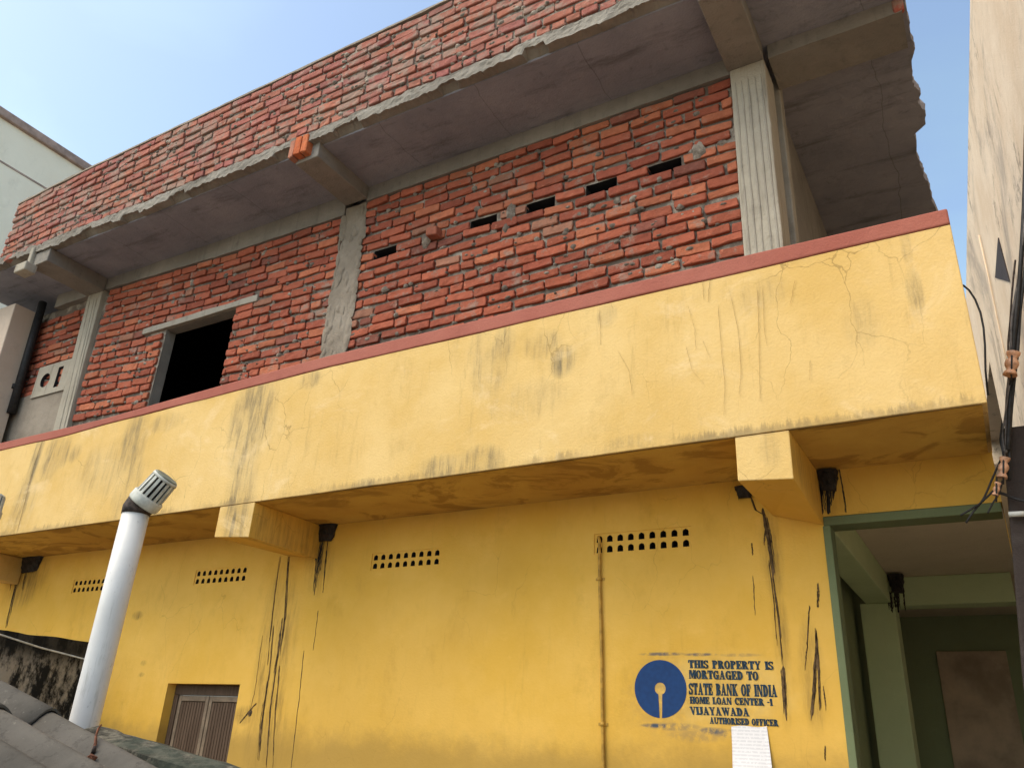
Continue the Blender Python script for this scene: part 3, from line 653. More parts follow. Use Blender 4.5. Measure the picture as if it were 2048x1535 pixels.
# room behind the brick wall: closed, its shade painted in near-black
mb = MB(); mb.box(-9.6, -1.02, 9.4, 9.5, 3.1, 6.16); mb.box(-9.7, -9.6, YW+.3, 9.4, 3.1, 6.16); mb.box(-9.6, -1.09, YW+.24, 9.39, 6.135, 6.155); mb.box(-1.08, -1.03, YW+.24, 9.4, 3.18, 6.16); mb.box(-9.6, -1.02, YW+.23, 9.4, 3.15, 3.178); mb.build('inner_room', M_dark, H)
# drip stains of tar and leak water where old beam ends meet the wall
def dripgroup(name, strands, blobs=(), mat=None, y=YW, lab=None):
    mb = MB()
    for pts, wd in strands:
        subs = [(0, wd, 0, 1)] if wd < 2.6 else [(0, wd*.5, 0, 1)]+[(random.uniform(-.5, .5)*wd*.8, random.uniform(.8, 1.1+wd*.14), random.uniform(0, .35) if q else 0, random.uniform(.7, 1)) for q in range(2+int(wd*.6))]
        for off, w1, t0, t1 in subs:
            P = []; W = []; n = 18; sd_ = random.uniform(0, 60)
            for i in range(n):
                tt = lerp(t0, t1, i/(n-1)); t = tt*(len(pts)-1); k = min(int(t), len(pts)-2); px = lerp(pts[k][0], pts[k+1][0], t-k); py = lerp(pts[k][1], pts[k+1][1], t-k)
                P.append(at(px+off+1.2*nz(tt*9, sd_)+random.uniform(-.3, .3), py, y=y-.0005)); W.append(w1*.0025*(random.uniform(.45, 1.25)*(1.15-.5*i/n) if 0 < i < n-1 else .12))
            mb.strand(P, W, .0018)
    for (px, py, rx, rz, h) in blobs:
        p = at(px, py, y=y); lump(mb, p.x, p.z, rx, rz, y+.002, h, 0, 14)
    o = mb.build(name, mat or M_tar, H)
    if lab: o['label'] = lab
    return o
def stub(x0, x1, z0, z1, y0, y1):
    mb = MB(); n = 7; rings = []
    for i in range(n+1):
        t = i/n; z = lerp(z1, z0, t); w_ = (x1-x0)/2*(1-.35*t); c = (x0+x1)/2; r = []
        for k in range(12):
            a = math.pi*k/11; r.append(mb.vert(c-w_*math.cos(a)*(1+.18*nz(k*2, i*1.3, x0)), y1-(y1-y0)*(math.sin(a)**.5)*(1-.3*t)*(1+.25*nz(k, i, 9+x0)), z+(.03*nz(k*1.7, 4, x0) if i == n else 0)))
        rings.append(r)
    for P, Q in zip(rings, rings[1:]):
        for k in range(11): mb.face((P[k], Q[k], Q[k+1], P[k+1]))
    mb.face(rings[0]); mb.face(rings[-1][::-1]); mb.build('tarred_stub', M_tar, H)
# right stub hangs under the balcony beside the right bracket
pa, pb = at(1625, 918, y=YW-.06), at(1678, 970, y=YW-.06); stub(pa.x, pb.x, pb.z, min(pa.z, ZM-.01), YW-.06, YW-.001)
dripgroup('tar_drip', [([(1640,955),(1645,1028)], 13), ([(1655,955),(1658,1028)], 16), ([(1668,950),(1666,1000)], 10), ([(1678,935),(1690,1000),(1692,1025)], 4), ([(1628,940),(1636,1025)], 6)])
pa, pb = at(630, 1046, y=YW-.05), at(664, 1075, y=YW-.05); stub(pa.x, pb.x, pb.z, pa.z, YW-.05, YW-.001)
dripgroup('tar_drip', [([(640,1070),(628,1190)], 8), ([(648,1065),(636,1150)], 9), ([(657,1065),(646,1185)], 3.5), ([(632,1070),(630,1120)], 7), ([(637,1220),(626,1300)], 1.5), ([(608,1300),(598,1400),(582,1535)], 2.4)])
dripgroup('tar_drip', [([(560,1112),(549,1190),(540,1270),(535,1330)], 3), ([(577,1112),(570,1230),(560,1310)], 6), ([(565,1235),(556,1310),(548,1345)], 6), ([(548,1250),(540,1340),(528,1420),(520,1500)], 4), ([(556,1300),(540,1420),(532,1535)], 4), ([(525,1270),(510,1380),(500,1420)], 1.6), ([(560,1330),(550,1430),(545,1535)], 2.6), ([(512,1405),(480,1445)], 5), ([(535,1360),(522,1450),(518,1520)], 6)], [(500,1425,.03,.03,.006)], M_tarb)
dripgroup('tar_drip', [([(28,1120),(20,1180)], 5), ([(42,1130),(30,1180),(12,1255)], 7), ([(55,1130),(45,1180)], 4), ([(36,1120),(30,1170)], 8)])
pa, pb = at(38, 1112, y=YW-.05), at(70, 1140, y=YW-.05); stub(pa.x, pb.x, pb.z, pa.z, YW-.05, YW-.001)
pa, pb = at(1466, 978, y=YW-.05), at(1505, 993, y=YW-.05); stub(pa.x, pb.x, pb.z+.01, pa.z+.02, YW-.05, YW-.001)
dripgroup('leak_streak', [([(1500,990),(1512,1020),(1530,1030)], 6), ([(1525,1015),(1538,1080),(1548,1150)], 14), ([(1543,1130),(1558,1240),(1566,1330)], 6), ([(1538,1120),(1548,1200),(1554,1290)], 4), ([(1566,1330),(1573,1440)], 11), ([(1503,1085),(1505,1110)], 3), ([(1506,1150),(1510,1230)], 2), ([(1530,1060),(1528,1090)], 4)], (), M_tarb)
dripgroup('leak_streak', [([(1637,1165),(1636,1215)], 6), ([(1631,1255),(1637,1340),(1640,1420)], 6), ([(1632,1300),(1628,1380),(1622,1440)], 8), ([(1619,1210),(1614,1300)], 3), ([(1615,1280),(1610,1340)], 3), ([(1646,1370),(1652,1420)], 3), ([(1650,1490),(1650,1520)], 3), ([(1633,1260),(1629,1400)], 5)], (), M_tarb)
for cr in [([(1437,610),(1442,700),(1450,760),(1447,830)], 1.3), ([(1462,590),(1478,670),(1482,740),(1478,790)], 1.4), ([(1515,580),(1518,690),(1520,800)], 1.8), ([(1525,570),(1528,650),(1533,690)], 1.4), ([(1405,560),(1408,600)], 1.5), ([(1420,555),(1416,605)], 1.8), ([(1235,700),(1258,740),(1265,790)], 1.1), ([(1375,610),(1390,660),(1392,700)], 1), ([(1405,680),(1420,715)], 1), ([(1200,620),(1201,690)], 1.2), ([(1590,560),(1580,610)], 1), ([(1620,720),(1619,760)], 1), ([(85,880),(68,930),(48,1010),(35,1060)], 3), ([(1372,690),(1384,740),(1410,770)], 1)]: dripgroup('plaster_crack', [(cr[0], cr[1]*.34)], (), M_crack, YP-.004)
# small white lamp holder under the roof edge
pL = at(49, 537, y=YE-.03); mb = MB(); mb.box(pL.x-.10, pL.x+.10, YE-.08, YE+.05, pL.z-.055, pL.z+.05); mb.box(pL.x-.03, pL.x+.03, YE-.02, YE+.03, pL.z+.05, 6.26)
tag(mb.build('ceiling_light', M_pale, None, .012), 'small white block hanging under the roof edge beside the pale beam end', 'lamp')

# porch ------------------------------------------------------------------
zb = 2.746
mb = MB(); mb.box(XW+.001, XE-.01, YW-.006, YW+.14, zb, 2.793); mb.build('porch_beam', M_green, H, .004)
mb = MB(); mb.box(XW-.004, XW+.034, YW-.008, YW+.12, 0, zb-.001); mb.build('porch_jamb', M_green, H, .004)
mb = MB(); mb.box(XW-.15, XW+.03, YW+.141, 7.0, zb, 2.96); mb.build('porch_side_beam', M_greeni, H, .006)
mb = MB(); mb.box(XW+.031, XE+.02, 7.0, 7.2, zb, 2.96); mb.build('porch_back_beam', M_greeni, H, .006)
mb = MB(); mb.box(-1.2, .4, YW+.141, 10, 2.962, 3.03); mb.build('porch_ceiling', M_brown, H)
cA, cB = at(1722, 1230, y=6.85), at(1792, 1230, y=6.85)
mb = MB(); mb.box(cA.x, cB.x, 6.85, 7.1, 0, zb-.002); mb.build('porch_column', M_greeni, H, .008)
mb = MB(); mb.box(cA.x-.2, cA.x-.06, YW+.15, 9.5, 0, 2.96); mb.build('porch_side_wall', M_greend, H)
mb = MB(); mb.box(cA.x-.1, .5, 9.0, 9.1, 0, 2.96); mb.build('porch_back_wall', M_greend, H)
dA, dB = at(1872, 1302, y=8.98), at(2012, 1302, y=8.98)
mb = MB(); mb.box(dA.x, dB.x, 8.96, 8.995, 0, dA.z); dr = mb.build('porch_door', M_door, H, .006)
mb = MB(); mb.box(dB.x-.09, dB.x-.06, 8.90, 8.955, 1.0, 1.12); mb.build('handle', M_steel, dr, .004)
pa, pb = at(1772, 1148, y=6.8), at(1812, 1180, y=6.8); stub(pa.x, pb.x, pb.z, pa.z, 6.78, 6.849)
dripgroup('tar_drip', [([(1778,1180),(1785,1225)], 14), ([(1792,1178),(1797,1225)], 14), ([(1806,1170),(1812,1222)], 6)], (), M_tar, 6.849)

# painted bank notice -----------------------------------------------------
def arc(cx, cy, rx, ry, a0, a1, tx, ty, n=10):
    out = []
    for i in range(n):
        q = []
        for a, s in ((a0+(a1-a0)*i/n, 0), (a0+(a1-a0)*(i+1)/n, 0)):
            q.append((a, s))
        A, B = R_(q[0][0]), R_(q[1][0])
        o = lambda t: (cx+rx*math.cos(t), cy+ry*math.sin(t)); ii = lambda t: (cx+(rx-tx)*math.cos(t), cy+(ry-ty)*math.sin(t))
        out.append([o(A), o(B), ii(B), ii(A)])
    return out
def rc(x0, y0, x1, y1): return [(x0, y0), (x1, y0), (x1, y1), (x0, y1)]
def stem(x, y0=0, y1=1, wd=.33, sf=.07):
    o = [rc(x, y0, x+wd, y1)]
    if y0 == 0: o.append(rc(x-sf, 0, x+wd+sf, .11))
    if y1 == 1: o.append(rc(x-sf, .89, x+wd+sf, 1))
    return o
GL = {
 'T': (.86, stem(.3, 0, .95)+[rc(0, .86, .86, 1), rc(0, .66, .1, .86), rc(.76, .66, .86, .86)]),
 'H': (.96, stem(.07)+stem(.64)+[rc(.32, .44, .64, .57)]),
 'I': (.42, stem(.08)), '1': (.42, stem(.1, 0, .98)+[[(.0, .72), (.1, .72), (.1, .98), (.06, .9)]]),
 'S': (.74, arc(.37, .73, .36, .27, 20, 270, .22, .12)+arc(.37, .27, .36, .27, -160, 90, .22, .12)+[rc(.62, .68, .71, .98), rc(.02, .02, .11, .33)]),
 'P': (.82, stem(.07)+arc(.38, .73, .42, .27, -90, 90, .24, .11)),
 'R': (.94, stem(.07)+arc(.38, .74, .40, .26, -90, 90, .24, .11)+[[(.42, .5), (.62, .52), (.94, .06), (.66, .0)], rc(.7, 0, .95, .1)]),
 'B': (.86, stem(.07)+arc(.38, .75, .38, .25, -90, 90, .22, .10)+arc(.38, .27, .45, .27, -90, 90, .26, .11)),
 'O': (.88, arc(.44, .5, .44, .5, 0, 360, .26, .10, 18)), 'D': (.9, stem(.07)+arc(.36, .5, .52, .5, -90, 90, .27, .11)),
 'C': (.84, arc(.44, .5, .44, .5, 40, 320, .26, .11, 16)+[rc(.70, .62, .8, .98)]),
 'G': (.92, arc(.44, .5, .44, .5, 40, 330, .26, .11, 16)+[rc(.70, .64, .8, .98), rc(.6, 0, .84, .42), rc(.5, .40, .92, .5)]),
 'E': (.80, stem(.07)+[rc(.3, .88, .76, 1), rc(.3, .45, .58, .56), rc(.3, 0, .78, .12), rc(.67, .68, .76, .88), rc(.69, .12, .78, .32), rc(.5, .36, .58, .65)]),
 'F': (.76, stem(.07)+[rc(.3, .88, .74, 1), rc(.3, .45, .56, .56), rc(.65, .66, .74, .88), rc(.48, .36, .56, .65)]),
 'L': (.76, stem(.07)+[rc(.3, 0, .74, .12), rc(.65, .12, .74, .36)]),
 'M': (1.14, [rc(.08, 0, .2, 1), rc(0, 0, .28, .1)]+stem(.82)+[[(.14, 1), (.44, 1), (.66, .2), (.52, .0)], [(.66, .2), (.86, 1), (.78, 1), (.52, 0)]]),
 'N': (.98, [rc(.08, 0, .2, 1), rc(0, 0, .28, .1), rc(.78, 0, .9, 1), rc(.7, .9, .98, 1), [(.08, 1), (.36, 1), (.9, .0), (.66, 0)]]),
 'Y': (.9, [rc(.32, 0, .57, .5), rc(.22, 0, .67, .1), [(.04, 1), (.32, 1), (.57, .45), (.33, .45)], [(.72, 1), (.84, 1), (.57, .45), (.47, .45)], rc(-.02, .9, .38, 1), rc(.62, .9, .92, 1)]),
 'A': (.96, [[(.1, 0), (.2, 0), (.52, 1), (.42, 1)], [(.6, 0), (.88, 0), (.56, 1), (.36, 1)], rc(.0, 0, .3, .1), rc(.52, 0, .96, .1), rc(.22, .26, .66, .36)]),
 'V': (.92, [[(.06, 1), (.34, 1), (.56, .1), (.42, 0)], [(.74, 1), (.84, 1), (.54, 0), (.44, 0)], rc(-.02, .9, .4, 1), rc(.64, .9, .92, 1)]),
 'W': (1.3, [[(.04, 1), (.32, 1), (.5, .1), (.38, 0)], [(.62, 1), (.70, 1), (.48, 0), (.4, 0)], [(.54, 1), (.8, 1), (.98, .1), (.84, 0)], [(1.14, 1), (1.22, 1), (.94, 0), (.86, 0)], rc(-.02, .9, .38, 1), rc(1.04, .9, 1.3, 1)]),
 'K': (.98, stem(.07)+[[(.32, .42), (.44, .52), (.84, 1), (.72, 1)], [(.4, .6), (.5, .66), (.96, 0), (.66, 0)], rc(.6, .9, .92, 1), rc(.62, 0, .98, .1)]),
 'J': (.6, stem(.24, .2, 1)+arc(.24, .2, .25, .2, -180, 0, .2, .1)), 'U': (.94, [rc(.07, .3, .32, 1), rc(0, .9, .4, 1), rc(.74, .3, .84, 1), rc(.66, .9, .94, 1)]+arc(.455, .32, .385, .32, -180, 0, .22, .12)),
 '-': (.44, [rc(.04, .4, .4, .54)]), ' ': (.5, [])}
lettering = MB(); cnt = [0]
def textline(txt, tl, tr, bl):
    tl, tr, bl = at(*tl, y=YW), at(*tr, y=YW), at(*bl, y=YW)
    tot = sum(GL[c][0]+.09 for c in txt)-.09; ux = (tr-tl)/tot; uz = tl-bl; x = 0
    for c in txt:
        wd, polys = GL[c]
        for k, pl in enumerate(list(polys)+[[(u+.075, v+.02) for u, v in q] for q in polys]):
            cnt[0] += 1; d = .0012+.00012*(k % 40)
            pts = [bl+ux*(x+u)+uz*v for u, v in pl]
            a = [lettering.vert(p.x, YW-d, p.z) for p in pts]; lettering.face(a)
            e = [lettering.vert(p.x, YW+.001, p.z) for p in pts]
            for i in range(len(a)): j = (i+1) % len(a); lettering.face((a[i], e[i], e[j], a[j]))
        x += wd+.09
for t in (('THIS PROPERTY IS', (1376,1319), (1545,1322), (1377,1335)), ('MORTGAGED TO', (1377,1339), (1515,1342), (1378,1356)), ('STATE BANK OF INDIA', (1377,1365), (1552,1369), (1378,1388)),
          ('HOME LOAN CENTER -1', (1379,1392), (1543,1396), (1380,1406)), ('VIJAYAWADA', (1379,1412), (1496,1415), (1381,1428)), ('AUTHORISED OFFICER', (1419,1433), (1555,1438), (1420,1446))): textline(*t)
notice = lettering.build('painted_notice', M_ink, H, label='stencilled bank notice lettering in dark blue')
cc = at(1320.5, 1376, y=YW); rx = .147; rz = .147; hr = .031
mb = MB(); n = 64; A0 = R_(-90)
def lp(r, t): return (cc.x+r*math.cos(t), cc.z+r*math.sin(t))
sl = .010
ts = [R_(-90)+math.asin(sl/rx*.7)+(2*math.pi-2*math.asin(sl/rx*.7))*k/n for k in range(n+1)]
ti = [R_(-90)+math.asin(.018/hr*.62)+(2*math.pi-2*math.asin(.018/hr*.62))*k/n for k in range(n+1)]
for k in range(n):
    o0, o1, i0, i1 = lp(rx, ts[k]), lp(rx, ts[k+1]), lp(hr, ti[k]), lp(hr, ti[k+1])
    mb.poly([(o0[0], YW-.0016, o0[1]), (i0[0], YW-.0016, i0[1]), (i1[0], YW-.0016, i1[1]), (o1[0], YW-.0016, o1[1])][::-1])
    mb.poly([(o0[0], YW-.0016, o0[1]), (o1[0], YW-.0016, o1[1]), (o1[0], YW+.001, o1[1]), (o0[0], YW+.001, o0[1])])
mb.build('round_emblem', M_blue, notice)

# ------------------------------------------------------------------ things fixed to or near the house
# conduit
cp = [at(1198, 1073, y=YW+.02), at(1197, 1074, y=YW-.012), at(1199, 1082, y=YW-.014), at(1199, 1157, y=YW-.014), at(1203, 1300, y=YW-.014), at(1205, 1447, y=YW-.014), at(1207, 1535, y=YW-.014), at(1210, 1700, y=YW-.014)]
cp.append(Vector((cp[-1].x, YW-.014, .02)))
cond = thing('conduit_pipe', 'thin painted conduit running down the yellow wall from the ventilator nearest the notice', 'pipe', (cp[-1].x, YW, 0))
mb = MB(); mb.tube(cp, .0095, 8); mb.build('pipe', M_conduit, cond)
for (px, py) in ((1199, 1157), (1205, 1447)):
    p = at(px, py, y=YW-.014); mb = MB(); mb.tube([p+Vector((0, 0, -.010)), p+Vector((0, 0, .010))], .0135, 10); mb.box(p.x-.028, p.x+.028, YW-.005, YW-.0005, p.z-.007, p.z+.007); mb.build('clamp', M_conduit, cond)
# paper notice, curling away from the wall
mb = MB(); tl, tr = at(1463, 1452, y=YW), at(1534, 1451, y=YW); bl_, br_ = at(1470, 1600, y=YW), at(1556, 1600, y=YW); g_ = []
for i in range(13):
    v = i/12; row = []
    for k in range(9):
        u = k/8; p = (tl.lerp(tr, u)).lerp(bl_.lerp(br_, u), v); yy = YW-.004-.035*v*v-.022*(4*u*(1-u))*v-.012*u*v; row.append((p.x, yy, p.z+.004*math.sin(u*6)*(1-v)))
    g_.append(row)
F_ = [[mb.vert(p) for p in r] for r in g_]; K_ = [[mb.vert(p[0], p[1]+.0008, p[2]) for p in r] for r in g_]
for i in range(12):
    for k in range(8):
        mb.face((F_[i][k], F_[i+1][k], F_[i+1][k+1], F_[i][k+1]), smooth=True); mb.face((K_[i][k], K_[i][k+1], K_[i+1][k+1], K_[i+1][k]), smooth=True)
for i in range(12):
    for k in (0, 8): mb.face((F_[i][k], K_[i][k], K_[i+1][k], F_[i+1][k]))
tag(mb.build('paper_notice', M_paper), 'white printed sheet pasted on the yellow wall below the stencilled notice', 'paper')
# vent pipes
def vent_pipe(base, top, r, tip, label, cat='vent pipe', group=None):
    root = thing('vent_pipe', label, cat, (base.x, base.y, 0), group)
    d = (top-base).normalized()
    mb = MB(); gp = base-d*(base.z/d.z); mb.tube([gp, base, base.lerp(top, .5), top], r, 28); mb.build('pipe', M_pvc, root)
    ax = (tip-top).normalized(); s = ax.orthogonal().normalized(); q = ax.cross(s)
    o0 = top-d*.015
    mb = MB(); mb.tube([o0, o0+d*.022, top+ax*.02+d*.012, top+ax*.05], [r*1.06, r*1.10, r*1.12, r*1.12], 20); mb.build('rubber_wrap', M_wrap, root)
    c0 = top+ax*.035; cw = thing  # cowl
    mb = MB(); mb.tube([c0, c0+ax*.006, c0+ax*.040, c0+ax*.046], [r*1.19, r*1.27, r*1.27, r*1.16], 28); col = mb.build('collar', M_cap, root)
    mb = MB(); n = 16; h0, h1 = .046, .135
    for k in range(n):
        t = 2*math.pi*k/n; dt = .105; pts = []
        for (rr, hh) in ((r*1.12, h0), (r*1.06, h1)):
            for (ro, aa) in ((rr, t-dt), (rr, t+dt), (rr-.006, t+dt), (rr-.006, t-dt)): pts.append(c0+ax*hh+(s*math.cos(aa)+q*math.sin(aa))*ro)
        mb.hexa(pts)
    mb.tube([c0+ax*h1, c0+ax*(h1+.012)], [r*1.09, r*1.03], 28)
    mb.build('slotted_cowl', M_cap, root)
    mb = MB(); mb.tube([c0+ax*h0, c0+ax*(h1-.002)], [r*.85, r*.8], 20); mb.build('cowl_core', M_tar, root)
    mb = MB(); mb.tube([c0+ax*(h1+.0125), c0+ax*(h1+.017)], [r*.98, r*.9], 24); mb.build('end_disc', M_capend, root)
    return root
vy = 2.1
vb, vt = at(170, 1437, y=vy), at(273, 1022, y=vy); vtip = at(330, 958, y=vy+.03)
vent_pipe(vb, vt, .0545, vtip, 'tall white plastic vent pipe with slotted cowl rising behind the corrugated roof', 'vent pipe')
v2 = at(-50, 1300, y=2.6); v2t = at(-26, 1045, y=2.6)
vent_pipe(v2, v2t, .05, at(-10, 1000, y=2.62), 'second white vent pipe, mostly cut off by the left edge of the photo', 'vent pipe')

# corrugated asbestos roof ---------------------------------------------
TH = math.tan(R_(13.4)); PZ = .146; cA_ = at(98, 1412, y=1.48)
def sheet(x0, x1, ncr, lift, label, yfar=.06, name='roof_sheet'):
    # ridges run down the slope in +X; crest A sits at y = 1.48
    mb = MB(); y1 = 1.48+yfar; y0 = 1.48-ncr*PZ; ny = int((y1-y0)/PZ*12); nx = 14; top = []; bot = []
    for i in range(nx+1):
        x = lerp(x0, x1, i/nx); rt = []; rb = []
        for k in range(ny+1):
            y = lerp(y0, y1, k/ny); c = .5+.5*math.cos(2*math.pi*(y-1.48)/PZ); z = cA_.z-(x-cA_.x)*TH-.048*(1-c)+lift+.0008*nz(x*5, y*5)
            rt.append(mb.vert(x+(.006*nz(y*9, 3) if i in (0, nx) else 0), y, z)); rb.append(mb.vert(x, y, z-.0065))
        top.append(rt); bot.append(rb)
    for i in range(nx):
        for k in range(ny):
            mb.face((top[i][k], top[i+1][k], top[i+1][k+1], top[i][k+1]), smooth=True); mb.face((bot[i][k], bot[i][k+1], bot[i+1][k+1], bot[i+1][k]), smooth=True)
        mb.face((top[i][0], bot[i][0], bot[i+1][0], top[i+1][0])); mb.face((top[i][ny], top[i+1][ny], bot[i+1][ny], bot[i][ny]))
    for k in range(ny): mb.face((top[0][k], top[0][k+1], bot[0][k+1], bot[0][k])); mb.face((top[nx][k], bot[nx][k], bot[nx][k+1], top[nx][k+1]))
    return tag(mb.build(name, M_asb), label, 'roof sheet', 'corrugated roof sheets')
sheet(cA_.x, cA_.x+1.7, 7, -.009, 'lower corrugated cement roof sheet, the one with the rusty tie wire')
sheet(cA_.x-1.6, cA_.x+.02, 7, .002, 'upper corrugated cement roof sheet lapping over its neighbour at the left edge')
# the shed wall that carries the sheets
mb = MB(); ws = cA_.x-1.5
mb.hexa([(ws, 1.36, 0), (cA_.x+1.6, 1.36, 0), (cA_.x+1.6, 1.5, 0), (ws, 1.5, 0), (ws, 1.36, cA_.z+1.5*TH-.068), (cA_.x+1.6, 1.36, cA_.z-1.6*TH-.068), (cA_.x+1.6, 1.5, cA_.z-1.6*TH-.068), (ws, 1.5, cA_.z+1.5*TH-.068)])
tag(mb.build('shed_wall', M_mortar), 'low plastered shed wall carrying the corrugated sheets', 'wall')
# rusty tie wire
tw = at(188, 1500, y=1.45); twt = at(193, 1462, y=1.47)
tie = thing('tie_wire', 'rusty twisted tie wire sticking up from the corrugated roof', 'wire', (tw.x, tw.y, tw.z-.03))
mb = MB(); mb.tube([at(180, 1520, y=1.44), at(184, 1505, y=1.44), at(191, 1485, y=1.45), at(192, 1470, y=1.46), at(197, 1455, y=1.47), at(203, 1448, y=1.47)], [.003, .0035, .004, .003, .0025, .002], 6)
for k in range(3): mb.tube([at(172+3*k, 1515+4*k, y=1.43), at(183, 1508+3*k, y=1.425), at(194-2*k, 1514+2*k, y=1.43)], .0026, 6)
mb.build('wire', M_rust, tie)
mb = MB(); mb.tube([at(186, 1506, y=1.44), at(190, 1490, y=1.44)], [.006, .004], 8); mb.build('bitumen_washer', M_wrap, tie)
# mossy ledge running behind the sheet
l0, l1 = at(197, 1451, y=1.75), at(480, 1536, y=1.75); dv = (l1-l0); l2 = l1+dv*.9
mb = MB(); n = 26; rows = []
for i in range(n+1):
    p = l0.lerp(l2, i/n); j = .006*nz(p.x*14, 2)+.004*nz(p.x*40, 5)
    rows.append([mb.vert(p.x, 1.66+.005*nz(p.x*20), p.z-.075), mb.vert(p.x, 1.665+.008*nz(p.x*16, 3), p.z-.02+j*.6), mb.vert(p.x, 1.75, p.z+j), mb.vert(p.x, 1.82, p.z-.01+j), mb.vert(p.x, 1.82, p.z-.6), mb.vert(p.x, 1.66, p.z-.6)])
for a, c in zip(rows, rows[1:]):
    for k in range(6): j = (k+1) % 6; mb.face((a[k], c[k], c[j], a[j]))
mb.face(rows[0]); mb.face(rows[-1][::-1])
for p in (l0.lerp(l2, .1), l0.lerp(l2, .9)): mb.box(p.x-.08, p.x+.08, 1.68, 1.80, 0, p.z-.5)
tag(mb.build('mossy_ledge', M_lich), 'sloping lichen covered cement ledge in front of the shuttered window', 'ledge')
# black weathered wall
xw_ = at(185, 1282, y=YW).x
mb = MB(); n = 40; rows = []
for i in range(n+1):
    y = lerp(1.2, YW-.004, i/n); z = 2.235+.012*(y-3.6)+.012*nz(y*5, 1)+.008*nz(y*19, 4)
    rows.append([mb.vert(xw_, y, 0), mb.vert(xw_+.006*nz(y*6), y, z), mb.vert(xw_-.14, y, z+.01), mb.vert(xw_-.14, y, 0)])
for a, c in zip(rows, rows[1:]):
    for k in range(4): j = (k+1) % 4; mb.face((a[k], c[k], c[j], a[j]))
mb.face(rows[0]); mb.face(rows[-1][::-1])
tag(mb.build('compound_wall', M_moss), 'black weathered compound wall meeting the yellow house behind the vent pipe', 'wall')
mb = MB(); wp = [at(-60, 1250, x=xw_+.06), at(0, 1268, x=xw_+.06), at(80, 1294, x=xw_+.06), at(165, 1316, x=xw_+.06), at(215, 1328, y=YW-.004)]
mb.tube(wp, .007, 6); tag(mb.build('clothes_wire', M_steel), 'pale wire stretched slanting along the black compound wall', 'wire')
# black drain pipe by the beige column
da, db = at(86, 605, y=YW-.06), at(22, 826, y=YW-.06)
dp = thing('drain_pipe', 'black drain pipe on the brick wall beside the beige column', 'pipe', (db.x, db.y, db.z))
mb = MB(); mb.tube([da, da.lerp(db, .5), db], .045, 14); mb.build('pipe', M_black, dp)
pc = at(33, 775, y=YW-.06); mb = MB(); mb.tube([pc+Vector((0, 0, -.03)), pc+Vector((0, 0, .03))], .056, 14); mb.box(pc.x-.09, pc.x-.04, YW-.09, YW-.02, pc.z-.03, pc.z+.03); mb.build('clamp', M_black, dp)

# ------------------------------------------------------------------ neighbours
nb = thing('cream_house', 'tall cream neighbouring house with brown roof trim beyond the brick parapet', 'house', (-17, 9, 0))
mb = MB(); mb.box(-21, -13.15, 1, 16, 0, 10.86); mb.build('wall', M_cream, nb)
mb = MB(); mb.box(-21.1, -13.08, .9, 16.1, 10.84, 11.0); mb.build('roof_trim', M_trim, nb, .02)
# thin brown strip along the cream wall
a, c = at(0, 352, x=-13.15), at(88, 373, x=-13.15)
mb = MB(); mb.hexa([(-13.15, 1.2, c.z-.03), (-13.14, 1.2, c.z-.03), (-13.14, 15, c.z-.03), (-13.15, 15, c.z-.03), (-13.15, 1.2, c.z), (-13.14, 1.2, c.z), (-13.14, 15, c.z), (-13.15, 15, c.z)]); mb.build('thin_wall_strip', M_trim, nb)

# right-hand neighbour: tall peach wall receding along the lane
SR = 1.0; ZR = 1.6+7.5*SR
def rx_(y): return .829*SR-.0588*(y-7.629*SR)
def ron(px, py):     # point on the neighbour's wall plane
    d = FW+RT*((px-1024)/FPX)-UP*((py-767.5)/FPX); t = (.829*SR+.0588*7.629*SR)/(d.x+.0588*d.y); return CAM+d*t
nr = thing('peach_house', 'stained peach plastered house wall rising along the right edge of the lane', 'house', (2.5, 8, 0))
hA, hB, hC = ron(1998, 475), ron(1992, 555), ron(2021, 563)
oA = ron(1979, 722); y0, y1 = 2.2, 17
mb = MB(); n = 60
ydoor0, ydoor1, zdoor = oA.y, min(oA.y+6, 16.5), oA.z
ys = sorted([lerp(y0, y1, i/n) for i in range(n+1)]+[ydoor0, ydoor1]); 
for ya, yb in zip(ys, ys[1:]):
    zlo = 0
    ins = ydoor0-1e-6 <= ya and yb <= ydoor1+1e-6
    zs_ = [zdoor, ZR] if ins else [0, zdoor, ZR]
    for za, zb_ in zip(zs_, zs_[1:]): mb.poly([(rx_(yb), yb, za), (rx_(ya), ya, za), (rx_(ya), ya, zb_), (rx_(yb), yb, zb_)])
for yy, s in ((ydoor0, 1), (ydoor1, -1)): mb.poly([(rx_(yy), yy, 0), (rx_(yy)+.25, yy, 0), (rx_(yy)+.25, yy, zdoor), (rx_(yy), yy, zdoor)])
mb.poly([(rx_(ydoor0), ydoor0, zdoor), (rx_(ydoor1), ydoor1, zdoor), (rx_(ydoor1)+.25, ydoor1, zdoor), (rx_(ydoor0)+.25, ydoor0, zdoor)])
mb.poly([(rx_(y0), y0, 0), (rx_(y0)+4, y0, 0), (rx_(y0)+4, y0, ZR), (rx_(y0), y0, ZR)]); mb.poly([(rx_(y1), y1, 0), (rx_(y1), y1, ZR), (rx_(y1)+4, y1, ZR), (rx_(y1)+4, y1, 0)])
mb.poly([(rx_(y0), y0, ZR), (rx_(y0)+4, y0, ZR), (rx_(y1)+4, y1, ZR), (rx_(y1), y1, ZR)])
mb.build('wall', M_peach, nr)
mb = MB(); mb.poly([(rx_(ydoor0)+.25, ydoor0, 0), (rx_(ydoor1)+.25, ydoor1, 0), (rx_(ydoor1)+.25, ydoor1, zdoor), (rx_(ydoor0)+.25, ydoor0, zdoor)]); mb.build('dark_opening', M_dark, nr)
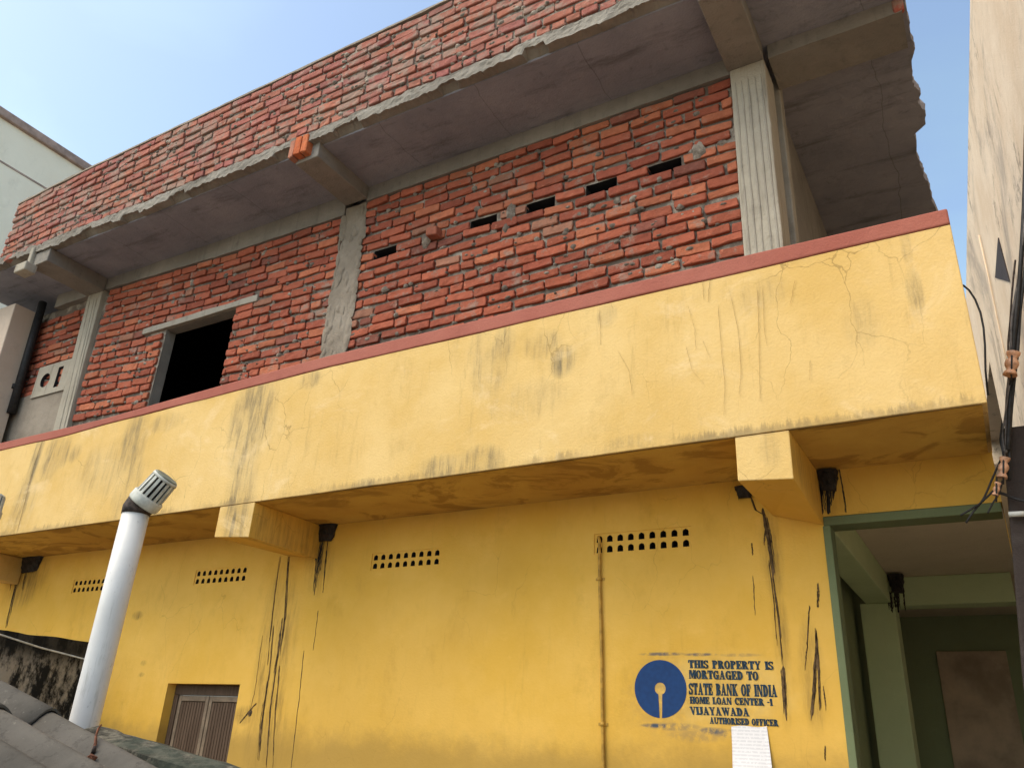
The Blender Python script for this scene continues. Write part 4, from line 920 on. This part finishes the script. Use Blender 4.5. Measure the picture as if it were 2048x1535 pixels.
# raised dark triangle above it, its colour standing in for a shaded hole
mb = MB(); q = [hA, hB, hC]; off = Vector((-.012, 0, 0))
a = [mb.vert(p+off) for p in q]; e = [mb.vert(p+Vector((.02, 0, 0))) for p in q]; mb.face(a); 
for i in range(3): j = (i+1) % 3; mb.face((a[i], e[i], e[j], a[j]))
mb.build('dark_triangle_patch', M_pole, nr)
# conduit down the neighbour wall
mb = MB(); mb.tube([ron(1962, 470)+off*2, ron(1985, 570)+off*2, ron(2010, 690)+off*2, ron(2030, 780)+off*2], .012, 6); tag(mb.build('wall_conduit', M_peach), 'peach painted conduit down the stained right hand wall', 'pipe')
# service post beside the porch, cables and insulators
yc = 4.1
post = thing('service_post', 'dark grimy service post at the right edge beside the green porch', 'post', (.19, yc+.16, 0))
pt, pb_ = at(2012, 905, y=yc), at(2019, 1030, y=yc)
mb = MB(); xl = [(at(2013, 905, y=yc).x, 3.05), (at(2017, 1030, y=yc).x, 2.62), (at(2028, 1260, y=yc).x, 2.0), (at(2046, 1535, y=yc).x, 1.25), (at(2046, 1535, y=yc).x-.01, 0)]
rows = [[mb.vert(x, yc, z), mb.vert(x+.2, yc, z), mb.vert(x+.2, yc+.2, z), mb.vert(x, yc+.2, z)] for x, z in xl]
for a, c in zip(rows, rows[1:]):
    for k in range(4): j = (k+1) % 4; mb.face((a[j], a[k], c[k], c[j]))
mb.face(rows[0]); mb.face(rows[-1][::-1]); mb.build('post', M_pole, post, .01)
mb = MB(); mb.tube([at(2017, 1028, y=yc-.03), at(2060, 1026, y=yc-.03)], .012, 8); mb.build('cross_rod', M_steel, post)
cabs = [
 ('black service cable hanging down the right edge of the photo', [(2052,250),(2047,420),(2040,560),(2030,640),(2026,700),(2020,780),(2016,900)], .014, M_black),
 ('grey cable looping in front of the black service cable', [(2056,380),(2046,470),(2036,560),(2024,640),(2022,720),(2014,800),(2012,905)], .008, M_grey),
 ('black cable dangling outermost to the right of the bundle', [(2060,300),(2052,520),(2040,620),(2036,700),(2028,760),(2020,850),(2018,960)], .010, M_black),
 ('brown twisted cable ending at the upper insulator', [(2030,520),(2024,580),(2020,640),(2017,690),(2019,730)], .006, M_wrap),
 ('thin twisted cable between the two insulators', [(2018,770),(2010,830),(2006,870),(2009,905),(2008,930)], .005, M_grey),
 ('black cable fanning lowest across the green porch beam', [(2004,915),(1985,955),(1965,1000),(1945,1015),(1920,1030)], .006, M_black),
 ('black cable fanning across the porch beam to a frayed end', [(2000,965),(1982,985),(1962,1005),(1945,1025),(1932,1045)], .006, M_black),
 ('short black cable dropping from the lower insulator', [(2006,960),(1998,985),(1985,1005),(1975,1025)], .005, M_black),
 ('black cable running from the lower insulator out to the right', [(1998,985),(2010,988),(2030,996),(2060,1004)], .009, M_black)]
for lab, pts, r, mt in cabs:
    mb = MB(); P = [at(a+random.uniform(-1, 1), c, y=yc-.06+.012*(k % 3)) for k, (a, c) in enumerate(pts)]
    Q = []
    for i in range(len(P)-1):
        p0, p1, p2, p3 = P[max(i-1, 0)], P[i], P[i+1], P[min(i+2, len(P)-1)]
        for k in range(5):
            t = k/5; Q.append(.5*((2*p1)+(p2-p0)*t+(2*p0-5*p1+4*p2-p3)*t*t+(3*p1-p0-3*p2+p3)*t**3))
    Q.append(P[-1]); mb.tube(Q, r*.75, 8); tag(mb.build('cable', mt), lab, 'cable', 'cables at the right edge')
# loose wire arching from the balcony end
mb = MB(); mb.tube([at(a, c, y=YP+.06) for a, c in ((1926,570),(1938,580),(1950,598),(1961,625),(1967,655),(1970,690),(1971,740),(1976,790))], .0045, 8); tag(mb.build('loose_wire', M_black), 'thin black wire arching off the right end of the balcony', 'wire')
def insulator(pts, r, lab):
    root = thing('insulator', lab, 'insulator', at(*pts[-1], y=yc-.07), 'cable insulators')
    P = [at(a, c, y=yc-.09) for a, c in pts]; mb = MB(); n = 12; Q = []; Rr = []
    for i in range(n+1):
        t = i/n; Q.append(P[0].lerp(P[1], t)); Rr.append(r*(.55+.45*abs(math.cos(t*math.pi*2))))
    mb.tube(Q, Rr, 14); mb.build('ceramic_body', M_cerm, root)
    mb = MB(); m_ = P[0].lerp(P[1], .5); mb.tube([P[0]+Vector((0, 0, .03)), m_+Vector((0, -r, 0)), P[1]+Vector((0, 0, -.03))], .004, 6); mb.build('binding_wire', M_black, root)
insulator([(2027,705), (2020,750)], .030, 'upper orange insulator on the cable bundle')
insulator([(2010,915), (2004,955)], .022, 'lower orange insulator where the cables fan out')
insulator([(1996,965), (1990,990)], .014, 'small pale insulator below the others by the porch')
